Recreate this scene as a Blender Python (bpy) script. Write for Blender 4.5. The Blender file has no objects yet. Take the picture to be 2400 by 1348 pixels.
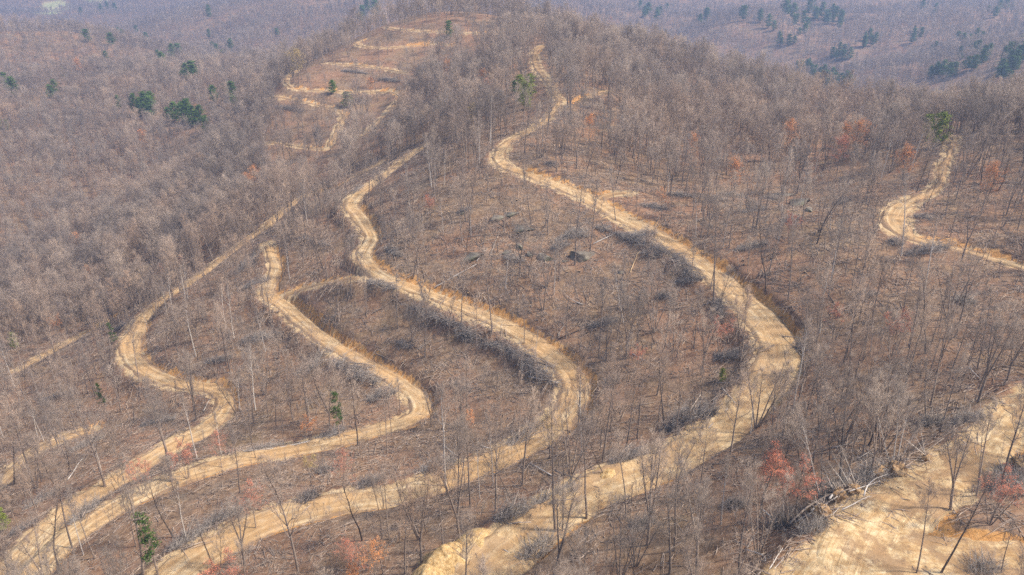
import bpy, math, random, os
import numpy as np
from mathutils import Vector, Matrix, Euler, kdtree

DEBUG = os.environ.get('SCENE_DEBUG', '')
scene = bpy.context.scene
ROOT = scene.collection
F_PX = 28/36*2400.0
PITCH = math.radians(25.0)
CZ = 150.0                                    # height of the camera; a "drop" is metres below it
cp, sp = math.cos(PITCH), math.sin(PITCH)

def ray(u, v):
    a = (u-1200.0)/F_PX; b = (674.0-v)/F_PX
    return np.array([a, cp+sp*b, -sp+cp*b])
def at_drop(u, v, D):
    d = ray(u, v); t = D/-d[2]
    return (d[0]*t, d[1]*t, CZ-D)
def project(x, y, z):
    z = z-CZ
    w = y*cp-z*sp; up = y*sp+z*cp
    w = np.where(np.abs(w) < 1e-3, 1e-3, w)
    return 1200+F_PX*x/w, 674-F_PX*up/w, w

# ------------------------------------------------------------------ measured ground
ROADS={
'wide outer road':[(1080,1375,88.6,5),(1190,1290,88,4.8),(1290,1215,87.5,4.2),(1390,1150,87,4),(1500,1110,86.5,3.9),(1600,1065,86,3.7),(1690,1010,85.3,3.6),(1760,945,84.6,3.7),(1815,880,83.8,4.1),(1828,820,83,4.4),(1800,765,82,4.2),(1740,700,81,3.18),(1670,640,80,3.1),(1600,590,79,3.01),(1530,545,78,2.92),(1450,505,76.8,2.92),(1380,465,75.5,2.75),(1310,435,74,2.67),(1240,408,72.5,2.16),(1190,392,71.4,2.09),(1172,375,70.7,2.02),(1172,355,70,1.87),(1195,330,69.5,1.38),(1222,315,69,1.38),(1250,302,68.2,1.33),(1285,275,66.7,1.27),(1308,245,65.5,1.27),(1300,215,64.5,1.27),(1280,185,63.4,1.27),(1260,160,62.5,1.33),(1253,130,61.5,1.33),(1262,113,61,1.22),(1277,104,60.8,0.95)],
'middle looping road':[(370,1385,100.7,3.6),(440,1325,100.3,3.6),(520,1275,100,3.4),(620,1225,99.5,3.3),(720,1195,99,3.2),(820,1175,98.6,3.1),(930,1160,98.2,3),(1030,1130,97.7,3),(1120,1093,97.2,3.1),(1200,1058,96.7,3.2),(1270,1018,96.2,3.3),(1325,970,95.6,3.5),(1346,925,95,3.4),(1343,885,94.4,3.2),(1305,845,93.8,2.9),(1240,795,93.2,2.6),(1170,755,92.6,2.5),(1100,725,92,2.5),(1010,690,91.3,2.25),(940,665,90.7,2.25),(880,635,90,2.25),(852,600,89.5,2.25),(870,560,89,2.07),(858,530,88.6,2.16),(838,500,88,2.34),(822,480,87.4,2.52),(845,450,86.4,2.07),(890,420,85.3,1.89),(930,390,84,1.8),(970,360,82.8,1.71),(1005,338,82,1.53)],
'inner looping road':[(60,1365,107.9,2.98),(95,1325,107.5,2.98),(170,1255,107.3,2.79),(260,1195,107,2.6),(350,1150,106.8,2.42),(450,1110,106.6,2.33),(560,1078,106.4,2.23),(680,1055,106,2.23),(800,1030,105.5,2.23),(890,1005,105,2.14),(960,985,104.6,2.23),(990,960,104.3,2.23),(975,930,104,2.14),(940,900,103.8,2.14),(880,865,103.4,2.05),(810,825,103,2.05),(760,795,102.7,2.05),(710,755,102.4,2.05),(665,715,102.2,2.23),(628,690,102,2.14),(635,660,101.5,1.86),(648,630,100.5,1.67),(638,600,99.5,1.58),(630,570,98.5,1.4)],
'winding lower road':[(-40,1410,109.6,3.06),(20,1335,109.6,3.06),(80,1280,109.8,2.88),(150,1210,110.2,2.79),(220,1160,110.8,2.61),(300,1110,111.3,2.52),(370,1065,111.8,2.43),(430,1030,112.2,2.61),(490,1000,112.6,2.52),(522,965,113,2.16),(528,935,113.2,2.07),(505,912,113.5,2.07),(455,903,113.8,2.16),(400,893,114.2,2.25),(345,870,114.8,2.7),(312,838,115.3,2.97),(306,805,115.7,2.88),(320,775,115.5,2.61),(345,735,114.5,1.87),(390,700,113,1.73),(440,668,111.5,1.73),(500,625,109.5,1.73),(560,580,107.5,1.66),(620,535,105.5,1.58),(680,485,103.3,1.58),(725,456,102,1.51),(790,440,98,1.44),(850,408,94,1.44),(895,382,91,1.3)],
'overgrown track':[(40,868,130,1.42),(120,825,130,1.5),(180,793,130,1.5),(235,765,129.5,1.35),(290,735,128.3,1.2)],
'lowest track':[(-30,1150,121,1.35),(0,1132,121,1.35),(57,1075,121.2,1.42),(100,1048,121.4,1.42),(173,1020,121.6,1.27),(233,1004,121.8,1.05)],
'short spur':[(310,662,127,1.5),(330,642,125.8,1.6),(347,622,124.6,1.5)],
'linking track':[(655,696,102,1.26),(690,684,100.5,1.26),(735,668,97.5,1.12),(800,656,93.5,1.12),(850,648,90.6,1.12)],
'side track':[(1395,470,75.7,1.42),(1425,456,75,1.35),(1480,449,74.3,1.2)],
'ridge spur':[(1347,245,66.8,1.12),(1380,226,65.4,1.12),(1422,212,64.4,0.91)],
'hairpin road':[(2240,318,63,0.81),(2225,360,64,0.9),(2210,395,65,0.95),(2205,425,66,1),(2185,450,67,1.09),(2140,470,67.5,1.63),(2108,490,68,2.47),(2098,515,68.5,2.66),(2112,540,69,2.38),(2150,560,69.5,1.84),(2220,578,70,1.74),(2290,595,70,1.74),(2350,612,70,1.65),(2430,635,70,1.65)],
'landing road':[(2440,925,67,2.65),(2390,975,67.5,2.81),(2340,1025,68,2.81),(2290,1068,68.4,2.81),(2230,1105,68.8,2.96),(2170,1145,69.2,3.86),(2110,1190,69.5,4.6),(2070,1250,69.8,5.06),(2040,1310,70,5.52),(2020,1380,70.2,5.52)],
'landing apron':[(1885,1385,70.7,3.2),(1950,1325,70.3,3.6),(2050,1296,69.95,4.4),(2150,1300,69.7,4.4),(2300,1315,69.2,3.6),(2470,1330,68.6,3.6)],
'hilltop track':[(903,63,64,0.98),(930,68,64,1.09),(980,72,64,1.09),(1040,75,64,1.03),(1100,77,64,0.98),(1180,79,64,0.76)],
'upper switchback':[(872,91,70,0.87),(838,99,71,1.09),(850,108,71.4,1.2),(900,112,71.2,1.09),(960,108,70.6,1.09),(1010,106,70.2,0.98),(1065,109,70.2,0.76)],
'third switchback':[(765,148,78,0.82),(800,150,78,1.03),(850,154,78,1.09),(900,161,78.5,1.09),(948,170,79,0.87)],
'connecting track':[(698,163,82,0.66),(676,178,83.5,0.82),(672,195,85,0.82),(690,208,86.4,0.82)],
'fourth switchback':[(690,210,87,0.76),(760,213,87,0.87),(830,216,87,0.93),(890,215,87,0.98),(925,218,87,1.09),(938,230,87.5,1.09),(920,250,88.5,0.98),(895,275,90,0.93),(870,300,92,0.87),(850,318,94,0.82)],
'fifth switchback':[(640,225,89.6,0.76),(700,236,90.4,0.93),(750,247,91.6,0.98),(790,257,92.6,1.09),(806,270,93.5,1.14),(798,290,94.5,1.14),(785,315,96,1.03),(770,345,98,0.93)],
'lowest switchback':[(625,332,100,0.7),(680,340,100,0.82),(720,346,99.5,0.87),(765,350,98.5,0.76)],
}
EXTRA=[(1500,1340,81),(1800,1200,77),(1750,1300,76),(2400,1340,66.5),(700,1340,97),(200,1340,104.5),(1000,1200,93.5),
(0,1000,126),(0,855,131),(100,700,138),(300,600,133),(0,600,146),(200,500,145),(0,450,142),(400,450,138),(500,380,128),(300,330,135),(550,280,120),(0,300,135),(200,220,128),(450,200,122),(600,160,115),(100,110,118,10),(0,60,110,12),(300,85,117,12),(500,115,118,12),(700,115,106,10),
(1600,250,70,8),(1500,350,72,3),(1700,400,72,5),(1900,400,69.5,6),(1700,300,68,8),(1850,290,66,11),(1600,150,62,11),(1400,150,60.5,8),(1400,70,58,10),(1250,42,60,4),(1150,32,62,3),(1000,36,64,2),(1550,90,60,12),(1700,135,59.5,13),(1830,195,61,13),(2000,265,67,12),(2300,225,61,12),(2395,190,55,12),(2150,250,64.5,11),
(1900,600,73),(2100,700,73),(2350,900,70),(2000,900,77),(2250,800,72),(1250,250,68),(1100,200,74),(1000,250,82),(1050,150,70)]
# hidden or far ground: (azimuth pixel u, horizontal range, drop)
FAR=[(1150,760,118),(1000,800,130),(800,700,120),(1400,720,132),(1550,680,160),(1700,680,172),(1850,640,172),(2000,560,160),(2200,500,125),(2400,470,105),
(1500,1500,159),(1500,1050,168),(1700,1250,158),(1900,1400,148),(1900,1080,165),(1850,960,171),(2050,850,161),(2200,900,138),(2350,850,121),(2200,1300,138),(2390,1200,139),(1200,1300,140),(1300,1100,150),
(0,1300,185),(300,1250,175),(600,1100,165),(800,1100,160),(130,2250,212),(0,1900,215),(400,1650,168),(700,1450,146),(900,1500,142),(250,2400,215),
(-600,700,120),(-600,1500,150),(3000,500,60),(3000,1200,90),(3200,2500,70),(-800,3000,120),
(0,3000,170),(400,2600,150),(800,2300,120),(1200,2400,110),(1600,2400,110),(2000,2300,105),(2400,2200,100),(0,5200,100),(800,5200,80),(1600,5200,60),(2400,5200,50),(3200,5200,50),(-800,5200,100)]
WORLD=[(0,15,72),(-90,20,90),(90,20,62),(-220,30,112),(200,30,55),(0,-60,60),(-250,-60,105),(250,-60,45),(-330,150,135),(250,160,62),(320,300,60)]
def control():
    P=[]
    for pts in ROADS.values():
        for (u,v,D,h) in pts: P.append(at_drop(u,v,D))
    for e in EXTRA:                       # the fourth figure: canopy height over the ground
        x,y,z=at_drop(*e[:3]); P.append((x,y,z-(e[3] if len(e)>3 else 0)))
    for u,r,D in FAR:
        az=math.atan2((u-1200)/F_PX, cp+sp*600/F_PX); P.append((r*math.sin(az),r*math.cos(az),CZ-D))
    for x,y,D in WORLD: P.append((x,y,CZ-D))
    return np.array(P)
def fit(P,lam=3.0):
    S=100.0; X=P[:,:2]/S; n=len(P)
    d2=((X[:,None]-X[None])**2).sum(-1)
    K=.5*d2*np.log(d2+1e-9)+np.eye(n)*lam/ S
    Q=np.c_[np.ones(n),X]
    A=np.block([[K,Q],[Q.T,np.zeros((3,3))]])
    w=np.linalg.solve(A,np.r_[P[:,2],0,0,0])
    def f(x,y):
        x=np.asarray(x,float)/S; y=np.asarray(y,float)/S; out=np.empty(x.shape); xf=x.ravel(); yf=y.ravel(); o=out.reshape(-1)
        for i in range(0,len(xf),20000):
            a=xf[i:i+20000,None]-X[None,:,0]; b=yf[i:i+20000,None]-X[None,:,1]; d=a*a+b*b
            o[i:i+20000]=(.5*d*np.log(d+1e-9))@w[:n]+w[n]+w[n+1]*xf[i:i+20000]+w[n+2]*yf[i:i+20000]
        return out
    return f

# ------------------------------------------------------------------ noise
_rng = np.random.RandomState(7)
_T = _rng.rand(256, 256)
def vnoise(x, y):
    xi = np.floor(x).astype(np.int64); yi = np.floor(y).astype(np.int64)
    fx = x-xi; fy = y-yi
    fx = fx*fx*(3-2*fx); fy = fy*fy*(3-2*fy)
    a = _T[xi & 255, yi & 255]; b = _T[(xi+1) & 255, yi & 255]
    c = _T[xi & 255, (yi+1) & 255]; d = _T[(xi+1) & 255, (yi+1) & 255]
    return (a*(1-fx)+b*fx)*(1-fy)+(c*(1-fx)+d*fx)*fy
def fbm(x, y, s, o=3, off=0.0):
    x = np.asarray(x, float)/s+off; y = np.asarray(y, float)/s+off*1.7
    t = 0; a = .5; n = 0
    for k in range(o):
        t = t+a*vnoise(x+17.3*k, y+31.7*k); n += a; a *= .5; x = x*2.03; y = y*2.03
    return t/n*2-1                              # about -1..1
def sstep(a, b, x):
    t = np.clip((x-a)/(b-a), 0, 1); return t*t*(3-2*t)

# ------------------------------------------------------------------ roads as sampled centre lines
base_height = fit(control())
RS = []            # x y z hw road s tx ty
ROAD_SAMPLES = {}
for ri, (name, pts) in enumerate(ROADS.items()):
    P = np.array([at_drop(u, v, D)+(h,) for u, v, D, h in pts])
    out = []
    for i in range(len(P)-1):
        p0 = P[max(i-1, 0)]; p1 = P[i]; p2 = P[i+1]; p3 = P[min(i+2, len(P)-1)]
        n = max(2, int(np.linalg.norm(p2-p1)/.25))
        for k in range(n):
            t = k/n
            out.append(.5*((2*p1)+(-p0+p2)*t+(2*p0-5*p1+4*p2-p3)*t*t+(-p0+3*p1-3*p2+p3)*t**3))
    out.append(P[-1]); out = np.array(out)
    for _ in range(40 if len(out) > 60 else 8):
        out[1:-1] = .25*out[:-2]+.5*out[1:-1]+.25*out[2:]
    seg = np.r_[0, np.cumsum(np.hypot(np.diff(out[:, 0]), np.diff(out[:, 1])))]
    m = max(4, int(seg[-1]/.7)); ss = np.linspace(0, seg[-1], m)
    S = np.stack([np.interp(ss, seg, out[:, k]) for k in range(4)], 1)
    tx = np.gradient(S[:, 0]); ty = np.gradient(S[:, 1]); l = np.hypot(tx, ty)+1e-9
    S = np.c_[S, np.full(m, ri), ss, tx/l, ty/l]
    ROAD_SAMPLES[name] = S; RS.append(S)
RS = np.concatenate(RS)
ROAD_NAMES = list(ROADS)
_kd = kdtree.KDTree(len(RS))
for i, r in enumerate(RS): _kd.insert((r[0], r[1], 0), i)
_kd.balance()
CELL = 4.0; GX0, GY0 = RS[:, 0].min()-40, RS[:, 1].min()-40
_gw = int((RS[:, 0].max()+40-GX0)/CELL)+1; _gh = int((RS[:, 1].max()+40-GY0)/CELL)+1
_near = np.zeros((_gw, _gh), bool)
_ix = ((RS[:, 0]-GX0)/CELL).astype(int); _iy = ((RS[:, 1]-GY0)/CELL).astype(int)
for dx in range(-5, 6):
    for dy in range(-5, 6):
        _near[np.clip(_ix+dx, 0, _gw-1), np.clip(_iy+dy, 0, _gh-1)] = True
def road_near(x, y):
    """index of nearest road sample and the distance (99 when over about 20 m)"""
    x = np.asarray(x, float).ravel(); y = np.asarray(y, float).ravel()
    gi = ((x-GX0)/CELL).astype(int); gj = ((y-GY0)/CELL).astype(int)
    ok = (gi >= 0) & (gj >= 0) & (gi < _gw) & (gj < _gh)
    ok[ok] = _near[gi[ok], gj[ok]]
    idx = np.zeros(len(x), np.int64); d = np.full(len(x), 99.0)
    for k in np.nonzero(ok)[0]:
        _, i, dd = _kd.find((x[k], y[k], 0)); idx[k] = i; d[k] = dd
    return idx, d

# ------------------------------------------------------------------ the ground: one fan-shaped sheet
NA, NR = 620, 860
FC = (0.0, -40.0); A0, A1 = math.radians(-60), math.radians(60); L0, L1 = math.log(28), math.log(5400)
ang = np.linspace(A0, A1, NA); lr = np.linspace(L0, L1, NR)
gA, gL = np.meshgrid(ang, lr, indexing='ij')
gR = np.exp(gL)
gX = FC[0]+gR*np.sin(gA); gY = FC[1]+gR*np.cos(gA)
# evaluate the smooth ground on every third node and interpolate
def coarse(f, k=3):
    ia = np.r_[np.arange(0, NA-1, k), NA-1]; ir = np.r_[np.arange(0, NR-1, k), NR-1]
    C = f(gX[np.ix_(ia, ir)], gY[np.ix_(ia, ir)])
    t = np.stack([np.interp(np.arange(NA), ia, C[:, j]) for j in range(len(ir))], 1)
    return np.stack([np.interp(np.arange(NR), ir, t[i]) for i in range(NA)], 0)
gZ = coarse(base_height)
far = sstep(620, 1000, gR)
gZ = gZ+far*(26*fbm(gX, gY, 230, 4, 3.3)-14*np.abs(fbm(gX, gY, 150, 2, 1.9)))*np.clip(gR/1100, .45, 1.0)
gZ = gZ+.9*fbm(gX, gY, 22, 2, 9.1)*sstep(20, 60, gR)+.28*fbm(gX, gY, 4.0, 3, 5.5)
idx, dist = road_near(gX, gY)
idx = idx.reshape(gX.shape); dist = dist.reshape(gX.shape)
hw = RS[idx, 3]; zr = RS[idx, 2]; smz = gZ
rise = smz-zr
edge = dist-hw
rag = .8*fbm(gX, gY, 3.0, 3, 1.0)
up_w = 1-sstep(.25, 1.9, edge); dn_w = 1-sstep(1.0, 5.5, edge)
w = np.where(rise > 0, up_w, dn_w); w[dist > 50] = 0
gZ = smz*(1-w)+(zr-.22)*w
near_road = dist < 50
bank = np.where(near_road & (rise > 0), sstep(-.4, .1, edge)*(1-sstep(.9, 1.9, edge+rag*1.3))*np.clip((rise-.1)/.5, 0, 1), 0)
soil = np.where(near_road, 1-sstep(.1, 1.6, edge+rag*1.1), 0)
spill = np.where(near_road & (rise <= .3), .7*(1-sstep(.4, 3.2, edge+rag*2.2)), 0)
soil = np.maximum(soil, spill)
def height(x, y):
    x = np.asarray(x, float); y = np.asarray(y, float)
    dx = x-FC[0]; dy = y-FC[1]
    a = (np.arctan2(dx, dy)-A0)/(A1-A0)*(NA-1); l = (np.log(np.maximum(np.hypot(dx, dy), 29))-L0)/(L1-L0)*(NR-1)
    a = np.clip(a, 0, NA-1.001); l = np.clip(l, 0, NR-1.001)
    i = a.astype(int); j = l.astype(int); fa = a-i; fl = l-j
    return (gZ[i, j]*(1-fl)+gZ[i, j+1]*fl)*(1-fa)+(gZ[i+1, j]*(1-fl)+gZ[i+1, j+1]*fl)*fa
_K = np.geomspace(60, 5000, 900)
def ground(u, v):
    """the point of the ground seen at a place of the photograph"""
    d = ray(u, v); q = d[None]*_K[:, None]
    below = CZ+q[:, 2] < height(q[:, 0], q[:, 1])
    if not below.any(): return None
    i = int(np.argmax(below)); lo, hi = _K[max(i-1, 0)], _K[i]
    for _ in range(18):
        m = .5*(lo+hi)
        if CZ+d[2]*m < height(d[0]*m, d[1]*m): hi = m
        else: lo = m
    x, y = d[0]*hi, d[1]*hi
    return Vector((x, y, float(height(x, y))))

# ------------------------------------------------------------------ helpers
def tag(o, label=None, cat=None, group=None, kind=None):
    if label: o['label'] = label
    if cat: o['category'] = cat
    if group: o['group'] = group
    if kind: o['kind'] = kind
    return o
def empty(name, loc, rot=(0, 0, 0), scale=1.0):
    o = bpy.data.objects.new(name, None); ROOT.objects.link(o)
    o.location = loc; o.rotation_euler = rot; o.scale = (scale,)*3 if isinstance(scale, (int, float)) else scale
    o.empty_display_size = .5
    return o
def link(name, mesh, parent=None):
    o = bpy.data.objects.new(name, mesh); ROOT.objects.link(o)
    if parent is not None: o.parent = parent
    return o
def grid_mesh(name, X, Y, Z, mat, attrs=None, flip=False):
    na, nr = X.shape
    me = bpy.data.meshes.new(name)
    V = np.stack([X, Y, Z], -1).reshape(-1, 3).astype(np.float32)
    i, j = np.meshgrid(np.arange(na-1), np.arange(nr-1), indexing='ij')
    a = (i*nr+j).ravel()
    q = np.stack([a, a+1, a+nr+1, a+nr] if not flip else [a, a+nr, a+nr+1, a+1], 1).astype(np.int32)
    me.vertices.add(len(V)); me.vertices.foreach_set('co', V.ravel())
    me.loops.add(q.size); me.loops.foreach_set('vertex_index', q.ravel())
    me.polygons.add(len(q)); me.polygons.foreach_set('loop_start', np.arange(0, q.size, 4, dtype=np.int32))
    me.polygons.foreach_set('use_smooth', np.ones(len(q), bool))
    for k, A in (attrs or {}).items():
        if A.ndim == X.ndim:
            at = me.attributes.new(k, 'FLOAT', 'POINT'); at.data.foreach_set('value', A.astype(np.float32).ravel())
        else:
            at = me.attributes.new(k, 'FLOAT_VECTOR', 'POINT'); at.data.foreach_set('vector', A.astype(np.float32).ravel())
    me.materials.append(mat); me.update(); me.validate()
    return me

class MB:
    """collects tubes, cones and leaves for one mesh"""
    def __init__(s): s.V = []; s.F = []; s.M = []
    def tube(s, pts, rads, n=4, m=0, cap=False):
        b = len(s.V); N = len(pts)
        ref = Vector((.31, .87, .12))
        for i in range(N):
            t = (pts[min(i+1, N-1)]-pts[max(i-1, 0)])
            if t.length < 1e-6: t = Vector((0, 0, 1))
            t.normalize()
            a = t.cross(ref)
            if a.length < .1: a = t.cross(Vector((1, 0, 0)))
            a.normalize(); c = t.cross(a)
            for k in range(n):
                w = 2*math.pi*k/n
                s.V.append(pts[i]+(a*math.cos(w)+c*math.sin(w))*rads[i])
        for i in range(N-1):
            for k in range(n):
                p = b+i*n+k; q = b+i*n+(k+1) % n
                s.F.append((p, q, q+n, p+n)); s.M.append(m)
        if cap:
            s.F.append(tuple(range(b, b+n))[::-1]); s.M.append(m)
            s.F.append(tuple(range(b+(N-1)*n, b+N*n))); s.M.append(m)
    def cone(s, p, q, r, m=0):
        t = q-p
        a = t.cross(Vector((.3, .8, .2)))
        if a.length < 1e-5: a = t.cross(Vector((1, 0, 0)))
        a.normalize(); c = t.normalized().cross(a)
        b = len(s.V)
        s.V += [p+a*r, p+(c*.87-a*.5)*r, p-(c*.87+a*.5)*r, q]
        s.F += [(b, b+1, b+3), (b+1, b+2, b+3), (b+2, b, b+3)]; s.M += [m]*3
    def leaf(s, p, size, R, m=0, asp=.6):
        a = Vector((R.gauss(0, 1), R.gauss(0, 1), R.gauss(0, 1))).normalized(); c = a.orthogonal().normalized()
        c = Matrix.Rotation(R.uniform(0, 6.28), 3, a) @ c
        b = len(s.V); h = size*.5
        s.V += [p+a*h, p+c*h*asp, p-a*h, p-c*h*asp]
        s.F.append((b, b+1, b+2, b+3)); s.M.append(m)
    def mesh(s, name, mats, smooth=True):
        me = bpy.data.meshes.new(name)
        me.from_pydata([v[:] for v in s.V], [], s.F)
        for k in mats: me.materials.append(k)
        me.polygons.foreach_set('material_index', np.array(s.M, np.int32))
        if smooth: me.polygons.foreach_set('use_smooth', np.ones(len(s.F), bool))
        me.update()
        return me
    def add(s, o, dm=0):
        b = len(s.V); s.V += o.V; s.F += [tuple(i+b for i in f) for f in o.F]; s.M += [m+dm for m in o.M]

# ------------------------------------------------------------------ materials
def new_mat(name, rough=.9):
    m = bpy.data.materials.new(name); m.use_nodes = True
    nt = m.node_tree; nt.nodes.clear()
    o = nt.nodes.new('ShaderNodeOutputMaterial'); b = nt.nodes.new('ShaderNodeBsdfPrincipled')
    b.inputs['Roughness'].default_value = rough
    b.inputs['Specular IOR Level'].default_value = .15
    nt.links.new(b.outputs[0], o.inputs[0])
    return m, nt, b
def nd(nt, t, **k):
    n = nt.nodes.new(t)
    for a, v in k.items(): setattr(n, a, v)
    return n
def noise(nt, vec, scale, detail=4, rough=.55):
    n = nd(nt, 'ShaderNodeTexNoise'); n.inputs['Scale'].default_value = scale
    n.inputs['Detail'].default_value = detail; n.inputs['Roughness'].default_value = rough
    if vec is not None: nt.links.new(vec, n.inputs['Vector'])
    return n.outputs['Fac']
def ramp(nt, fac, stops):
    r = nd(nt, 'ShaderNodeValToRGB'); e = r.color_ramp.elements
    while len(e) < len(stops): e.new(.5)
    for k, (p, c) in enumerate(stops):
        e[k].position = p
        e[k].color = tuple(c)+(1,) if not isinstance(c, (int, float)) else (c, c, c, 1)
    nt.links.new(fac, r.inputs[0]); return r.outputs[0]
def mix(nt, fac, a, b, mode='MIX'):
    n = nd(nt, 'ShaderNodeMix', data_type='RGBA', blend_type=mode)
    for sock, v in ((n.inputs[0], fac), (n.inputs[6], a), (n.inputs[7], b)):
        if hasattr(v, 'is_output'): nt.links.new(v, sock)
        elif isinstance(v, (int, float)): sock.default_value = v
        else: sock.default_value = tuple(v)+(1,)
    return n.outputs[2]
def mth(nt, op, a, b=0.0, clamp=False):
    n = nd(nt, 'ShaderNodeMath', operation=op, use_clamp=clamp)
    for s, v in ((n.inputs[0], a), (n.inputs[1], b)):
        if hasattr(v, 'is_output'): nt.links.new(v, s)
        else: s.default_value = v
    return n.outputs[0]
def attr(nt, name, out='Fac'):
    return nd(nt, 'ShaderNodeAttribute', attribute_name=name).outputs[out]
def bump(nt, b, h, strength=.6, dist=.1):
    n = nd(nt, 'ShaderNodeBump'); n.inputs['Strength'].default_value = strength; n.inputs['Distance'].default_value = dist
    nt.links.new(h, n.inputs['Height']); nt.links.new(n.outputs[0], b.inputs['Normal'])

SOIL_STOPS = [(.25, (.25, .155, .075)), (.42, (.40, .27, .14)), (.58, (.52, .385, .225)), (.75, (.62, .50, .33))]
def ground_mat():
    m, nt, b = new_mat('leaf_litter_and_soil', .95)
    co = nd(nt, 'ShaderNodeTexCoord').outputs['Object']
    n1 = noise(nt, co, .9, 8, .72); n2 = noise(nt, co, .06, 4, .6); n3 = noise(nt, co, 3.2, 5, .7); n4 = noise(nt, co, .25, 5, .65)
    litter = ramp(nt, n1, [(.28, (.075, .046, .029)), (.45, (.19, .120, .073)), (.58, (.285, .19, .119)), (.74, (.40, .30, .205))])
    grey = ramp(nt, n3, [(.3, (.10, .076, .06)), (.7, (.32, .262, .212))])
    c = mix(nt, ramp(nt, n4, [(.45, 0.0), (.68, .6)]), litter, grey)
    red = mix(nt, .4, c, (.34, .165, .095))
    c = mix(nt, ramp(nt, n2, [(.42, 0.0), (.62, 1.0)]), c, red)
    dk = mix(nt, .55, c, (.055, .036, .026))
    c = mix(nt, ramp(nt, noise(nt, co, .17, 6, .68), [(.52, 0.0), (.66, .9)]), c, dk)
    yel = mix(nt, .4, c, (.30, .22, .12))
    c = mix(nt, ramp(nt, noise(nt, co, .11, 5, .6), [(.55, 0.0), (.7, .8)]), c, yel)
    field = mix(nt, ramp(nt, noise(nt, co, .02, 3), [(.4, 0.0), (.6, 1.0)]), (.36, .38, .16), (.48, .42, .22))
    c = mix(nt, attr(nt, 'field'), c, field)
    sn = mth(nt, 'ADD', mth(nt, 'MULTIPLY', n1, .5), mth(nt, 'MULTIPLY', n4, .5))
    soilc = ramp(nt, sn, SOIL_STOPS)
    s = mth(nt, 'ADD', attr(nt, 'soil'), mth(nt, 'MULTIPLY', mth(nt, 'SUBTRACT', n1, .5), 1.6))
    c = mix(nt, ramp(nt, s, [(.38, 0.0), (.62, 1.0)]), c, soilc)
    bankc = ramp(nt, sn, [(.3, (.20, .09, .033)), (.5, (.50, .26, .092)), (.7, (.62, .41, .20))])
    s2 = mth(nt, 'ADD', attr(nt, 'bank'), mth(nt, 'MULTIPLY', mth(nt, 'SUBTRACT', n1, .5), 1.2))
    c = mix(nt, ramp(nt, s2, [(.4, 0.0), (.6, 1.0)]), c, bankc)
    nt.links.new(c, b.inputs['Base Color'])
    bump(nt, b, n1, .9, .35)
    return m
def road_mat():
    m, nt, b = new_mat('sandy_road_soil', .95)
    v = attr(nt, 'rc', 'Vector'); co = nd(nt, 'ShaderNodeTexCoord').outputs['Object']
    mp = nd(nt, 'ShaderNodeMapping'); nt.links.new(v, mp.inputs[0]); mp.inputs['Scale'].default_value = (.10, 1.5, 1)
    st = noise(nt, mp.outputs[0], 1.0, 6, .65)
    n1 = noise(nt, co, .8, 7, .7); n2 = noise(nt, co, .09, 4, .6); n3 = noise(nt, co, 4, 4, .7)
    s = mth(nt, 'ADD', mth(nt, 'MULTIPLY', st, .55), mth(nt, 'MULTIPLY', n1, .45))
    c = ramp(nt, s, [(.32, (.20, .12, .058)), (.42, (.35, .232, .120)), (.52, (.475, .345, .198)), (.64, (.65, .53, .345))])
    c = mix(nt, ramp(nt, n2, [(.40, .55), (.62, 0.0)]), c, (.48, .28, .12))
    c = mix(nt, ramp(nt, noise(nt, co, .35, 5, .7), [(.56, 0.0), (.68, .6)]), c, (.36, .28, .20))
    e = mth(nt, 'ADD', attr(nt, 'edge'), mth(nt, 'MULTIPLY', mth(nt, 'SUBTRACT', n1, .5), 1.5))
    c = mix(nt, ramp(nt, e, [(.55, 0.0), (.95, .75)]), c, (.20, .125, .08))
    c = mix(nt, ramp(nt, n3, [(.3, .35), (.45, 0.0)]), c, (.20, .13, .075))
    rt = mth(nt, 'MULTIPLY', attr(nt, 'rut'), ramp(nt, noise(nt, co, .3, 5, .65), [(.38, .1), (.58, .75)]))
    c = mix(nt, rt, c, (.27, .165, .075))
    # churned, pushed-about soil: cream sand, brown litter, wheel cuts
    ch = attr(nt, 'churn')
    n5 = noise(nt, co, .45, 9, .78); mp2 = nd(nt, 'ShaderNodeMapping'); nt.links.new(v, mp2.inputs[0]); mp2.inputs['Scale'].default_value = (.07, 2.6, 1)
    cuts = noise(nt, mp2.outputs[0], 1.0, 5, .6)
    cc = ramp(nt, n5, [(.35, (.33, .20, .09)), (.45, (.47, .32, .16)), (.54, (.60, .45, .255)), (.67, (.74, .61, .41))])
    cc = mix(nt, ramp(nt, cuts, [(.36, .5), (.45, 0.0)]), cc, (.36, .20, .08))
    cc = mix(nt, ramp(nt, noise(nt, co, .13, 8, .72), [(.475, 0.0), (.54, .85)]), cc, (.30, .19, .105))
    cc = mix(nt, mth(nt, 'MULTIPLY', rt, .8), cc, (.34, .20, .09))
    cc = mix(nt, ramp(nt, noise(nt, co, .5, 8, .78), [(.55, 0.0), (.64, .85)]), cc, (.22, .145, .09))
    cc = mix(nt, ramp(nt, n3, [(.33, .45), (.45, 0.0)]), cc, (.24, .15, .08))
    c = mix(nt, ch, c, cc)
    nt.links.new(c, b.inputs['Base Color'])
    bump(nt, b, s, 1.0, .3)
    return m
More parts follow.
